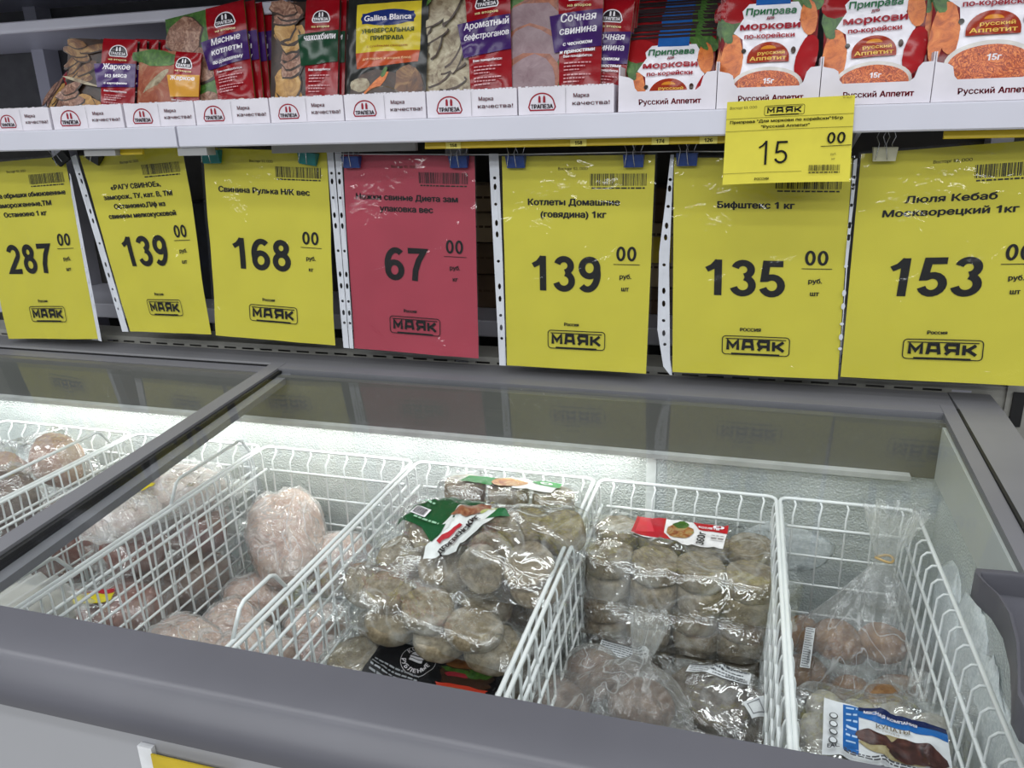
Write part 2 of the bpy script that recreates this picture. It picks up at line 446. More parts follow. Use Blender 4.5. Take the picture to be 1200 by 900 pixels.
def emblem_trapeza(a, cx, y0, w_, c=(150, 35, 50), fill=None, tc=None):
    h_ = w_ * .62; P = arc(cx, y0 + h_ * .34, w_ * .46, h_ * .62, 8, 172, 16)
    P = [(cx + w_ * .5, y0 + h_ * .18), (cx + w_ * .44, y0 + h_ * .02)][::-1] + [(cx + w_ * .5, y0 + h_ * .2)] + P + [(cx - w_ * .5, y0 + h_ * .2), (cx - w_ * .44, y0 + h_ * .02)]
    if fill: a.poly(fill, P)
    a.line(c, P, w_ * .05, True)
    for sx in (-1, 1):
        a.rect(c, cx + sx * w_ * .09 - w_ * .045, y0 + h_ * .44, cx + sx * w_ * .09 + w_ * .045, y0 + h_ * .72)
        a.ell(c, cx + sx * w_ * .09, y0 + h_ * .74, w_ * .04, h_ * .09, n=10)
    a.text(tc or (60, 30, 40), 'ТРАПЕЗА', cx, y0 + h_ * .12, h_ * .22, width=w_ * .82, bold=w_ * .008)

# ================================================================== THE SETTING
fl = MB(); fl.box(-4, -3, -H - .02, 3, 2.2, -H)
fl.build('floor', mat('floor_tile', (168, 166, 160), .35, scale=4), kind='structure')
wb = MB(); wb.box(-4, 2.02, -H, 3, 2.07, 1.9)
wb.build('wall_back', mat('back_wall_paint', (120, 118, 112), .8), kind='structure')

# ------------------------------------------------------------------ freezer
GREY = mat('grey_plastic', (86, 86, 92), .33, var=.03, scale=8, bmp=.08, bscale=900, bdist=.0003)
GREYD = mat('grey_plastic_frame', (112, 112, 114), .5, spec=.3, var=.03, scale=8)
ALU = mat('lid_frame_alloy', (108, 108, 112), .42, metal=.0, spec=.3, var=.03, scale=5)
BLK = mat('black_rubber', (18, 18, 19), .6)
WHITE = mat('white_enamel', (214, 216, 220), .32, var=.02, scale=6)
def liner_mat():
    m, nt, p = newmat('embossed_white_liner'); v = coords(nt)
    vo = nt.nodes.new('ShaderNodeTexVoronoi'); vo.inputs['Scale'].default_value = 330; nt.links.new(v, vo.inputs['Vector'])
    n = noise_n(nt, v, 9, 4)
    nt.links.new(ramp(nt, n.outputs[0], [(.3, (196, 203, 202)), (.7, (226, 231, 230))]), p.inputs['Base Color'])
    nt.links.new(bump(nt, vo.outputs['Distance'], .75, .0018), p.inputs['Normal'])
    p.inputs['Roughness'].default_value = .26; p.inputs['Metallic'].default_value = .25
    return m
LINER = liner_mat()
fz = thing('chest_freezer', (-.74, .75, -H), 'long white chest freezer with grey plastic rim and two glass lids, under the price signs', 'freezer')
XL, XR = -1.80, .325
def lidz(y): return -.362 - .063 * (1.047 - y)
b = MB()
b.box(XL + .02, .405, -1.20, XR - .01, .418, -.43); b.box(XR - .023, .418, -1.20, XR - .01, 1.115, -.45)
b.box(XL + .02, .418, -1.20, XL + .033, 1.115, -.45); b.box(XL + .033, 1.105, -1.20, XR - .023, 1.115, -.45)
b.box(XL + .02, .405, -1.20, XR - .01, 1.115, -1.19)
b.build('cabinet_body', mat('white_panel', (168, 169, 173), .42, var=.02, scale=3), fz)
b = MB(); b.box(XL + .06, .44, -H, XR - .05, 1.08, -1.20); b.build('plinth', BLK, fz)
prof = [(.452, -.398), (.43, -.3992), (.408, -.4015), (.4035, -.4025), (.4005, -.4040), (.398, -.4062), (.391, -.4140), (.3855, -.4215), (.3825, -.4285), (.3825, -.4345), (.386, -.438), (.415, -.438), (.415, -.4035), (.452, -.4015)]
b = MB(); b.prism_x(prof, XL, XR); smooth_angle(b.build('front_bumper', GREY, fz), 40)
prof = [(1.075, -.372), (1.075, -.364), (1.078, -.361), (1.125, -.357), (1.130, -.361), (1.130, -.45), (1.062, -.45), (1.062, -.372)]
b = MB(); b.prism_x(prof, -1.7435, .2725); smooth_angle(b.build('rear_rim', GREYD, fz), 40)
for nm, xa, xb in (('side_rim', .274, XR), ('side_rim', XL, -1.745)):
    b = MB(); q = [(1.130, -.3575), (1.130, -.45), (.451, -.45), (.451, lidz(.451) + .001), (1.062, lidz(1.06) + .003)]
    b.prism_x(q, xa, xb); b.build(nm, GREYD, fz)
# liner: rear, front, side walls and floor of the well
b = MB()
b.box(-1.74, 1.046, -.75, .266, 1.052, -.40); b.box(-1.74, .432, -.75, .266, .438, -.41)
b.box(.262, .438, -.75, .268, 1.046, -.40); b.box(-1.742, .438, -.75, -1.736, 1.046, -.40)
b.box(-1.74, .432, -.758, .268, 1.052, -.75)
b.build('inner_liner', LINER, fz)
b = MB()   # plastic band lining the mouth of the well, under the lids
b.box(-1.74, 1.031, -.444, .254, 1.045, -.368)
b.build('mouth_band', mat('mouth_band_grey', (92, 92, 89), .4, var=.03, scale=6), fz); b = MB()
for xa, xb in ((.250, .261), (-1.735, -1.722)):
    b = MB(); b.prism_x([(1.031, lidz(1.031) - .010), (.46, lidz(.46) - .010), (.46, lidz(.46) - .05), (1.031, -.444)], xa, xb)
    b.build('mouth_band', mat('mouth_band_plastic', (176, 180, 178), .35, var=.03, scale=6), fz)
b = MB(); b.box(-1.70, 1.018, -.4450, .22, 1.0305, -.438)
b.build('lamp_housing', mat('lamp_housing_plastic', (170, 172, 170), .4), fz)
b = MB(); b.box(-.118, 1.0445, -.75, -.104, 1.0458, -.44); b.build('liner_seam_strip', mat('seam_strip', (232, 236, 234), .4), fz)
# lids
GLASS = film('lid_glass', haze=.0, rough=.01, bscale=3, bstr=.02, gain=.22, tint=(.97, .98, .976))
def make_lid(x0, x1, dz, nm_handle):
    z = lambda y: lidz(y) + dz * (1.072 - y) / .646 + min(0, dz + .008)
    y0, y1 = .426, 1.072; fw = .024
    fr = MB()
    for xa, xb in ((x0, x0 + fw), (x1 - fw * .7, x1)):
        fr.prism_x([(y0, z(y0) + .003), (y1, z(y1) + .003), (y1, z(y1) - .007), (y0, z(y0) - .007)], xa, xb)
    fr.prism_x([(y1 - fw, z(y1 - fw) + .0025), (y1, z(y1) + .0025), (y1, z(y1) - .007), (y1 - fw, z(y1 - fw) - .007)], x0 + fw, x1 - fw * .7)
    fr.prism_x([(y0, z(y0) + .0025), (y0 + fw, z(y0 + fw) + .0025), (y0 + fw, z(y0 + fw) - .007), (y0, z(y0) - .007)], x0 + fw, x1 - fw * .7)
    lid = fr.build('sliding_lid', ALU, fz)
    BASE[lid.name] = BASE[fz.name]
    g = MB(); g.prism_x([(y0 + fw, z(y0 + fw)), (y1 - fw, z(y1 - fw)), (y1 - fw, z(y1 - fw) - .004), (y0 + fw, z(y0 + fw) - .004)], x0 + fw, x1 - fw * .7)
    g.build('glass_pane', GLASS, lid)
    s_ = MB()
    s_.prism_x([(y0 + .01, z(y0) - .0005), (y1 - fw, z(y1 - fw) - .0005), (y1 - fw, z(y1 - fw) - .016), (y0 + .01, z(y0) - .016)], x0 + fw * .95, x0 + fw * 1.0 + .006)
    s_.build('edge_seal', BLK, lid)
    return lid
lidR = make_lid(-.733, .270, -.008, True)
lidL = make_lid(-1.735, -.686, -.016, False)
b = MB(); b.prism_x([(1.062, lidz(1.06) + .0035), (.455, lidz(.455) + .0005), (.455, -.42), (1.062, -.40)], .2705, .2738); b.build('gasket_strip', BLK, fz)
b = MB(); b.box(-1.74, 1.0725, -.375, .27, 1.0748, -.3635); b.build('gasket_strip', BLK, fz)
# moulded handle on the right lid, near its front right corner: curved wall round a shallow floor
def make_handle():
    z0 = lambda y: lidz(y) - .004
    out = [(px_, py_ - .012) for px_, py_ in [(.256, .690), (.232, .692), (.2065, .690), (.2045, .683), (.207, .672), (.214, .655), (.2165, .630), (.2125, .595), (.2045, .560), (.198, .535), (.199, .520), (.206, .513), (.222, .508), (.256, .504)]]
    n = len(out); b = MB(); vs = []
    c = Vector((.252, .598))
    for k, (dz, sc) in enumerate(((-.006, 1.0), (.016, 1.0), (.0185, .985), (.0185, .93), (.016, .915), (-.001, .90))):
        for (x, y) in out:
            q = c + (Vector((x, y)) - c) * sc; vs.append((min(q.x, .256), q.y, z0(q.y) + dz))
    fs = []
    for k in range(5):
        for i in range(n - 1): fs.append((k * n + i, k * n + i + 1, (k + 1) * n + i + 1, (k + 1) * n + i))
    b.add(vs, fs)
    t = tessellate_polygon([[Vector((v_[0], v_[1], 0)) for v_ in vs[5 * n:]]]); b.add(vs[5 * n:], [tuple(q) for q in t])
    h_ = b.build('handle', mat('handle_plastic', (78, 78, 84), .35, var=.03), lidR); smooth_angle(h_, 40)
make_handle()
# white ticket holder and yellow ticket on the lower front
TH = thing('ticket_holder', (-.4, .404, -.60), 'white plastic ticket holder with a blank yellow ticket on the freezer front panel', 'ticket')
b = MB(); b.box(-.4445, .400, -.60, -.431, .4045, -.4655); b.build('holder_back', mat('holder_plastic', (228, 230, 232), .3), TH)
b = MB(); b.box(-.431, .3985, -.60, -.356, .3998, -.4695); b.build('yellow_ticket', mat('ticket_yellow', (205, 178, 40), .6), TH)
# frost
def frost_mat():
    m, nt, p = newmat('rime_frost'); v = coords(nt); n = noise_n(nt, v, 220, 4, .7)
    nt.links.new(ramp(nt, n.outputs[0], [(.3, (205, 214, 216)), (.7, (244, 248, 249))]), p.inputs['Base Color'])
    nt.links.new(bump(nt, n.outputs[0], .8, .002), p.inputs['Normal']); p.inputs['Roughness'].default_value = .7; return m
FROST = frost_mat()
def lump(name, c, r, mt, parent, seed=0, amp=.25, n=20):
    mb = MB(); so = Vector((seed * 7.1, seed * 3.3, seed))
    def fn(u, v):
        th = u * 2 * math.pi; ph = (v - .5) * math.pi; d = Vector((math.cos(ph) * math.cos(th), math.cos(ph) * math.sin(th), math.sin(ph)))
        k = 1 + amp * noise.noise(d * 1.6 + so) + amp * .35 * noise.noise(d * 5 + so)
        return (c[0] + d.x * r[0] * k, c[1] + d.y * r[1] * k, c[2] + d.z * r[2] * k)
    mb.grid(fn, n, n // 2, wrap=True); return mb.build(name, mt, parent, smooth=True)
lump('frost_patch', (.075, 1.046, -.575), (.065, .004, .035), FROST, fz, 3)
for i in range(5): lump('frost_patch', (.262, .56 + i * .09, -.60 + .01 * (i % 2)), (.008, .07, .085), FROST, fz, 11 + i, .35)

# ------------------------------------------------------------------ wire baskets
WIRE = mat('white_coated_wire', (226, 229, 229), .3, var=.015)
def basket(x0, x1, label, loops=((), ()), comb=(0, 0), z0=-.485, y0=.475, y1=1.018):
    cx = (x0 + x1) / 2; zb = -.742; ins = .012; tp = .010
    t = thing('wire_basket', (cx, (y0 + y1) / 2, zb), label, 'basket', 'white wire baskets hung in the freezer')
    b = MB(); r = .012
    P = []
    for (x, y, a) in ((x1 - r, y1 - r, 0), (x0 + r, y1 - r, 90), (x0 + r, y0 + r, 180), (x1 - r, y0 + r, 270)):
        P += [(x + r * math.cos(R3(a + k * 30)), y + r * math.sin(R3(a + k * 30)), z0) for k in range(4)]
    b.tube(P, .0026, 7, True); b.build('top_rail', WIRE, t, smooth=True)
    lev = [z0 - .034, z0 - .075, z0 - .118, z0 - .162, z0 - .208, zb + .004]
    def X(side, z):   # inner face narrows downwards
        k = (z0 - z) / (z0 - zb); q = ins if comb[0 if side < 0 else 1] else .0035; return (x0 + q + tp * k) if side < 0 else (x1 - q - tp * k)
    for side, lp in ((-1, loops[0]), (1, loops[1])):
        g = MB(); xo = x0 if side < 0 else x1
        for z in lev: g.tube([(X(side, z), y0 + ins, z), (X(side, z), y1 - ins, z)], .0019 if z != lev[0] else .0023, 5)
        n = 17
        for i in range(n + 1):
            y = y0 + .02 + (y1 - y0 - .04) * i / n
            g.tube([(xo, y, z0), (xo - side * abs(X(side, z0) - xo) * .6, y, z0 - .0005), (X(side, z0) , y, z0 - .006), (X(side, lev[2]), y, lev[2]), (X(side, zb), y, zb)], .0015, 5)
        g.build('side_grid', WIRE, t, smooth=True)
        for (ya, yb) in lp:
            h_ = MB(); h_.tube([(xo - side * .001, ya, z0), (xo - side * .001, ya + .018, z0 + .026), (xo - side * .001, ya + .026, z0 + .03), (xo - side * .001, yb - .026, z0 + .03), (xo - side * .001, yb - .018, z0 + .026), (xo - side * .001, yb, z0)], .0024, 6)
            h_.build('handle_loop', WIRE, t, smooth=True)
    for side in (-1, 1):
        g = MB(); yo = y0 if side < 0 else y1; Y = lambda z: yo - side * (ins + tp * (z0 - z) / (z0 - zb))
        for z in lev: g.tube([(x0 + ins, Y(z), z), (x1 - ins, Y(z), z)], .0019 if z != lev[0] else .0023, 5)
        n = max(4, int((x1 - x0) / (.034)))
        for i in range(n + 1):
            x = x0 + .018 + (x1 - x0 - .036) * i / n
            g.tube([(x, yo, z0), (x + .003, yo - side * .004, z0 - .006), (x, Y(z0 - .018), z0 - .018), (x, Y(z0 - .03), z0 - .03), (x, Y(zb), zb)], .0015, 5)
        g.build('end_grid', WIRE, t, smooth=True)
    g = MB(); xa, xb = x0 + ins + tp, x1 - ins - tp; ya, yb = y0 + ins + tp, y1 - ins - tp
    for i in range(9): x = xa + (xb - xa) * i / 8; g.tube([(x, ya, zb), (x, yb, zb)], .0017, 5)
    for i in range(15): y = ya + (yb - ya) * i / 14; g.tube([(xa, y, zb + .003), (xb, y, zb + .003)], .0015, 5)
    g.build('bottom_grid', WIRE, t, smooth=True)
    return t
basket(-1.275, -.992, 'wire basket at the far left under the left lid, filled with meat packs', ((), ((.70, .97),)))
basket(-.984, -.738, 'wire basket left of the pork knuckles, holding trays with yellow labels', ((), ((.50, .63), (.80, .99))))
basket(-.730, -.470, 'wire basket holding the wrapped pork knuckles', ((), ((.56, .66),)))
basket(-.462, -.188, 'wire basket full of patty packs, one with a green card on top')
basket(-.180, .060, 'wire basket holding the red-labelled patty packs and the tied bag of round cutlets')
basket(.0645, .232, 'narrow rightmost wire basket with the blue-labelled pack and a tied bag', ((), ()), (0, 1))


# ------------------------------------------------------------------ shelving above and behind the freezer
SHELF = mat('shelf_white', (212, 212, 222), .35, var=.02, scale=4)
SHELFG = mat('shelf_underside', (150, 150, 148), .5, var=.03, scale=4)
YEL = mat('price_rail_yellow', (214, 186, 40), .45, var=.04, scale=12)
rk = thing('shelving_rack', (-.4, 1.5, -H), 'white steel shelving rack behind the freezer carrying the seasoning trays', 'shelving')
def board(x0, x1, yf, yb, zt, th, nm='shelf_board'):
    b = MB(); b.prism_x([(yf, zt - .002), (yf + .002, zt), (yb, zt), (yb, zt - .012), (yf + .014, zt - .012), (yf + .014, zt - th), (yf + .002, zt - th), (yf, zt - th + .002)], x0, x1)
    return smooth_angle(b.build(nm, SHELF, rk), 40)
board(-1.9, -.838, 1.05, 1.50, .013, .031); board(-.834, .95, 1.05, 1.50, .013, .031)
for q in ((-.842, 1.054, -.030, -.790, 1.075, -.0185), (-1.02, 1.056, -.028, -.96, 1.07, -.0185)):
    b = MB(); b.box(*q); b.build('shelf_bracket', SHELFG, rk)
b = MB(); b.prism_x([(1.12, -.0185), (1.50, -.0185), (1.50, -.10), (1.44, -.10)], .125, .130); b.build('shelf_bracket', SHELF, rk)
# rear shelves seen between the signs
board(-1.9, .95, 1.30, 1.95, -.33, .03); board(-1.9, .95, 1.28, 1.95, -.62, .03)
for xa, xb in ((-.441, -.030), (-1.012, -.918), (.213, .300)):
    b = MB(); b.prism_x([(1.068, -.0185), (1.071, -.0185), (1.071, -.0275), (1.0675, -.0275), (1.066, -.0262)], xa, xb); b.build('price_rail', YEL, rk)
b = MB(); b.box(-.700, 1.088, -.030, -.465, 1.098, -.0185); b.build('shelf_trim', SHELFG, rk)
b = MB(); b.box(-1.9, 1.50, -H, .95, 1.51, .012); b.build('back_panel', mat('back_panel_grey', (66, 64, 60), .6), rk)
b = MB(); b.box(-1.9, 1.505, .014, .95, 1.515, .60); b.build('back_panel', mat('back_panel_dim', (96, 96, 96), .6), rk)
for x in (-1.5, -.5625, .36, .9):
    b = MB(); b.box(x, 1.46, -H, x + .032, 1.50, .50); b.build('upright', SHELF, rk)
PERF = mat('perforated_rail_grey', (150, 149, 142), .5)
b = MB(); b.box(.345, 1.132, -H, .377, 1.16, -.34); b.build('upright', PERF, rk)
# perforated rail behind the freezer rim
b = MB()
outer = [Vector((-1.9, 1.136, -.382)), Vector((.345, 1.136, -.382)), Vector((.345, 1.136, -.3475)), Vector((-1.9, 1.136, -.3475))]
holes = [[Vector((x, 1.136, -.3585)), Vector((x + .024, 1.136, -.3585)), Vector((x + .024, 1.136, -.3555)), Vector((x, 1.136, -.3555))] for x in [-1.88 + .036 * k for k in range(61)]]
t = tessellate_polygon([outer] + holes); flat = [p for l in [outer] + holes for p in l]
b.add([tuple(p) for p in flat], [tuple(q) for q in t]); b.box(-1.9, 1.1362, -.349, .345, 1.20, -.3475)
b.build('perforated_rail', PERF, rk)
b = MB(); b.box(.352, 1.128, -.40, .366, 1.131, -.352); b.build('slot_insert', BLK, rk)
b = MB(); b.bbox_bevel(.395, 1.10, -.50, .47, 1.30, -.37, .006); b.build('side_bracket_cover', mat('grey_cover', (108, 108, 104), .5), rk)
b = MB(); b.bbox_bevel(.418, 1.02, -.62, .50, 1.10, -.385, .008); b.build('side_bracket_cover', mat('grey_cover', (108, 108, 104), .5), rk)
b = MB(); b.tube([(.402, 1.10, -.425), (.402, 1.085, -.425)], .014, 16); b.build('round_knob', mat('grey_knob', (126, 128, 130), .35), rk)
# upper shelves: an unseen deep one added to shade the sachets, and on the left a set-back one whose lip shows above the sachets
b = MB(); b.prism_x([(1.0, .25), (1.0, .28), (1.50, .28), (1.50, .265), (1.015, .265), (1.015, .25)], -1.9, .95); smooth_angle(b.build('shelf_board', SHELF, rk), 40)
b = MB(); b.prism_x([(1.158, .188), (1.161, .190), (1.50, .190), (1.50, .182), (1.172, .182), (1.172, .172), (1.160, .172), (1.158, .174)], -1.9, -.690)
smooth_angle(b.build('shelf_board', SHELF, rk), 40)
b = MB(); b.prism_x([(1.18, .171), (1.50, .171), (1.50, .09), (1.46, .09), (1.30, .15)], -.700, -.695); b.build('shelf_bracket', SHELFG, rk)
for x, s_ in ((-.398, '158'), (-.222, '158'), (-.115, '174'), (-.055, '126')):
    a = Art(); a.rect((228, 214, 110), x * 1000 - 11, -27.5, x * 1000 + 11, -19); a.text((60, 55, 30), s_, x * 1000, -25.5, 4.5, bold=.25)
    a.build('rail_ticket', lambda u, v, o: (u / 1000, 1.0655 - o, v / 1000), rk, maxlen=200)

# ------------------------------------------------------------------ goods on the rear shelf, seen in the gaps between the signs
CARD = mat('brown_card', (158, 138, 108), .8, var=.08, scale=15); CARDD = mat('dark_card', (92, 72, 52), .8, var=.1, scale=15)
k = 0
def carton(x0, x1, y0, z0, z1, m_, lab):
    b = MB(); b.bbox_bevel(x0, y0, z0, x1, y0 + .09, z1, .002); o = b.build('small_carton', m_); tag(o, lab, 'carton', 'small cartons on the rear shelf')
    a = Art(); a.scribble((80, 60, 40), x0 * 1000 + 8, x1 * 1000 - 8, (z0 + z1) * 500, 4, seed=int(abs(z0) * 999)); a.build('printed_face', lambda u, v, o_: (u / 1000, y0 - o_, v / 1000), o, maxlen=200)
g1 = 'small beige carton in the stack seen between the red and yellow signs'
z = -.33
for i, (dz, m_, lb) in enumerate(((.065, CARDD, 'dark brown carton, lowest in the gap right of the red sign'), (.060, CARDD, 'dark brown carton, second from the bottom right of the red sign'), (.056, CARD, 'beige carton, third from the bottom right of the red sign'), (.05, CARD, 'beige carton, topmost of the stack right of the red sign'))):
    carton(-.545, -.448, 1.40, z, z + dz - .002, m_, lb); z += dz
z = -.33
for i, (dz, m_, lb) in enumerate(((.05, CARDD, 'dark carton, lowest in the gap left of the cheap steak sign'), (.07, CARD, 'beige carton, second from the bottom, left of the sign priced 135'), (.045, CARD, 'beige carton, third from the bottom, left of the sign priced 135'), (.06, CARDD, 'dark carton, topmost left of the sign priced 135'))):
    carton(-.20, -.105, 1.40, z, z + dz - .002, m_, lb); z += dz
b = MB(); b.box(-.165, 1.392, -.235, -.125, 1.394, -.19); tag(b.build('yellow_tag', mat('tag_yellow', (215, 190, 50), .5)), 'small yellow tag on the cartons left of the sign priced 135', 'tag')
rd = random.Random(4)
for i, (x, z, m_, lb) in enumerate(((-1.20, -.33, (40, 30, 26), 'dark carton in the gap left of the sign priced 139, on the rear shelf'), (-1.06, -.33, (30, 34, 48), 'dark blue carton in the gap between the leftmost signs'), (-.955, -.33, (52, 34, 30), 'brown carton at the gap left of the sign priced 168'))):
    b = MB(); b.bbox_bevel(x - .05, 1.38, z, x + .05, 1.46, z + .20, .003); tag(b.build('dark_carton', mat('dark_carton_%d' % i, m_, .6, var=.3, scale=25)), lb, 'carton', 'dark cartons on the rear shelf')
BAGW = mat('white_bag', (196, 200, 204), .5, var=.06, scale=30, bmp=.5, bscale=60, bdist=.006)
for i, (x, lb) in enumerate(((-.53, 'white plastic sack low behind the red sign edge'), (-.19, 'white plastic sack low behind the sign priced 139 beef patties'))):
    o = lump('plastic_sack', (x, 1.42, -.545), (.13, .09, .055), BAGW, None, 20 + i, .3); tag(o, lb, 'sack', 'white sacks on the lowest rear shelf')

# ------------------------------------------------------------------ price signs
PY = mat('yellow_paper', (203, 193, 56), .75, var=.02, scale=9); PR = mat('crimson_paper', (166, 54, 72), .7, var=.03, scale=9)
SLEEVE = film('sleeve_film', haze=.008, rough=.07, bscale=9, bstr=.7, bdist=.008, gain=.7)
STRIP = mat('punched_strip_plastic', (205, 208, 214), .4, var=.03)
def sign(TL, TR, BR, BL, lab, title, price, unit, paper, strip=None, big=True, seed=0, wave=.004, country='Россия', cw=1.0, italic=0, yt=1.12, yb=1.085):
    TL, TR, BR, BL = [Vector((p[0], y, p[1])) for p, y in ((TL, yt), (TR, yt), (BR, yb), (BL, yb))]
    nrm = Vector((0, -1, 0))
    def S(u, v, off):      # u 0..210, v 297..0 upwards
        s_ = u / 210; t_ = 1 - v / 297
        p = TL.lerp(TR, s_).lerp(BL.lerp(BR, s_), t_)
        wv = wave * (noise.noise(Vector((s_ * 1.7 + seed * 5.1, t_ * 1.9, seed))) + .35 * noise.noise(Vector((s_ * 5 + seed, t_ * 5, seed * 2))))
        return (p.x, p.y - wv - off, p.z)
    b = MB(); b.grid(lambda a_, c_: S(a_ * 210, c_ * 297, 0), 14, 20); b.grid(lambda a_, c_: S(210 - a_ * 210, c_ * 297, -.0003), 14, 20)
    o = b.build('price_sign', paper, smooth=True); tag(o, lab, 'sign', 'A4 price signs hung on the line')
    a = Art()
    a.text((50, 44, 24), 'Восторг 53, ООО', 100, 278, 3.6, bold=.1)
    a.barcode(124, 257, 200, 273, seed=seed + 3); a.scribble((40, 40, 30), 126, 198, 253, 2.0, seed)
    y = 231 if len(title) < 3 else 238
    for ln in title:
        ts = 8.2 if len(title) < 3 else 7.4
        a.text(BLACK, ln[0], 101, y, ts, width=ln[1], bold=.62, slant=italic); y -= 16.5 if len(title) < 3 else 15.5
    w_ = 35 * len(price); cx_ = 90 if len(price) == 3 else 96
    a.digits(BLACK, price, cx_ - w_ / 2, 112, cx_ + w_ / 2 - 2, 161, wt=.175, slant=italic)
    a.digits(BLACK, '00', 162, 156, 190, 176, wt=.16, slant=italic); a.line(BLACK, [(159, 151.5), (195, 151.5)], .9)
    a.text(BLACK, 'руб.', 176, 132, 6, bold=.3); a.text(BLACK, unit, 176, 115, 6, bold=.3)
    a.text(BLACK, country, 100, 63, 4.4, bold=.3)
    emblem_mayak(a, 65, 30, 149, 56)
    a.build('printed_text', S, o, rough=.5, maxlen=30)
    sm = MB(); sd = seed * 3.7
    def SF(a_, c_):
        p = S(-3 + a_ * 216, -3 + c_ * 303, .0016)
        w2 = .0016 * noise.noise(Vector((a_ * 6 + sd, c_ * 7, sd))) + .0010 * noise.noise(Vector((a_ * 15 + sd, c_ * 18, sd)))
        return (p[0], p[1] - abs(w2) - .0005, p[2])
    sm.grid(SF, 36, 48); sm.build('plastic_sleeve', SLEEVE, o, smooth=True)
    for st in (strip or []):
        # st: outline given as two polylines in sign millimetres (left edge, right edge) from top to bottom
        L_, R_ = st; n = 11; hs = []
        def E_(poly, t_):
            for i in range(len(poly) - 1):
                if poly[i][1] >= t_ >= poly[i + 1][1]:
                    k_ = (poly[i][1] - t_) / max(1e-6, poly[i][1] - poly[i + 1][1]); return poly[i][0] + (poly[i + 1][0] - poly[i][0]) * k_
            return poly[-1][0]
        for kk, (v_, h_) in enumerate(((268, 2.2), (256, 4.5), (232, 2.2), (206, 4.5), (190, 4.5), (152, 2.2), (116, 4.5), (98, 4.5), (74, 2.2), (56, 4.5), (40, 2.2))):
            m_ = (E_(L_, v_) + E_(R_, v_)) / 2; hs.append([(m_ + 2.3 * math.cos(q * math.pi / 4), v_ + h_ * math.sin(q * math.pi / 4)) for q in range(8)])
        ol = list(L_) + list(reversed(R_))
        t_ = tessellate_polygon([[Vector((p[0], p[1], 0)) for p in l] for l in [ol] + hs]); flat = [p for l in [ol] + hs for p in l]
        b2 = MB(); b2.add([S(p[0], p[1], .0022) for p in flat], [tuple(q) for q in t_]); b2.build('punched_strip', STRIP, o)
    return o
Y, Rr = PY, PR
sg = []
sign((-1.335, -.040), (-1.125, -.029), (-1.094, -.340), (-1.300, -.350), 'yellow sign priced 287 at the far left edge', [('Окорочка обрышки обыкновенные', 190), ('замороженные,ТМ', 122), ('Останкино 1 кг', 96)], '287', 'шт', Y, seed=1, strip=[[[(211, 240), (212, 120), (212, -2)], [(213, 240), (216, 120), (219, 20), (219, -4)]]])
sign((-1.092, -.029), (-.885, -.015), (-.855, -.320), (-1.022, -.323), 'yellow sign priced 139 with four title lines about pork stew', [('«РАГУ СВИНОЕ»,', 108), ('заморож., ТУ, кат. В, ТМ', 148), ('Останкино,П/ф из', 112), ('свинины мелкокусковой', 148)], '139', 'шт', Y, seed=2, wave=.006,
     strip=[[[(-16, 296), (-17, 150), (-18, 0)], [(-4, 300), (-2, 150), (-2, 0)]]])
sign((-.845, -.020), (-.625, -.030), (-.623, -.327), (-.846, -.321), 'yellow sign priced 168 for pork knuckle, between the teal clips', [('Свинина Рулька Н/К вес', 156)], '168', 'кг', Y, seed=3, wave=.005)
sign((-.598, -.033), (-.387, -.040), (-.381, -.335), (-.590, -.330), 'crimson sign priced 67, the only red one', [('Ножки свиные Диета зам', 164), ('упаковка вес', 86)], '67', 'кг', Rr, seed=4, wave=.005,
     strip=[[[(-26, 300), (-22, 150), (-18, 0)], [(-15, 300), (-11, 150), (-8, 0)]], [[(-13, 300), (-10, 150), (-7, 0)], [(-2, 300), (-1, 150), (0, 0)]]])
sign((-.345, -.041), (-.127, -.042), (-.127, -.343), (-.336, -.343), 'yellow sign priced 139 for beef patties, right of the crimson one', [('Котлеты Домашние', 128), ('(говядина) 1кг', 92)], '139', 'шт', Y, seed=5, wave=.003,
     strip=[[[(-18, 301), (-15, 150), (-11, 0)], [(-4, 301), (-2, 150), (-1, 0)]]])
sign((-.102, -.046), (.122, -.050), (.129, -.335), (-.090, -.338), 'yellow sign priced 135, half covered by the small shelf ticket', [('Бифштекс 1 кг', 92)], '135', 'шт', Y, seed=6, wave=.003, country='РОССИЯ',
     strip=[[[(-4, 301), (-10, 240), (-18, 170), (-20, 60), (-12, 8), (-3, -4)], [(0, 301), (-2, 240), (-5, 150), (-3, 20), (0, -4)]]])
sign((.132, -.045), (.352, -.030), (.366, -.329), (.132, -.331), 'yellow sign priced 153 at the right edge, for kebab', [('Люля Кебаб', 96), ('Москворецкий 1кг', 142)], '153', 'шт', Y, seed=7, wave=.003, italic=.06,
     strip=[[[(-8, 290), (-7, 150), (-4, 0)], [(-4, 292), (-4, 150), (-2, 0)]]])
b = MB(); b.tube([(-.61, 1.118, -.0335), (-.35, 1.118, -.0385), (-.10, 1.118, -.038), (.12, 1.118, -.042)], .0007, 4); tag(b.build('hanging_line', mat('nylon_line', (220, 222, 225), .3)), 'thin nylon line under the shelf that the signs hang from', 'line')

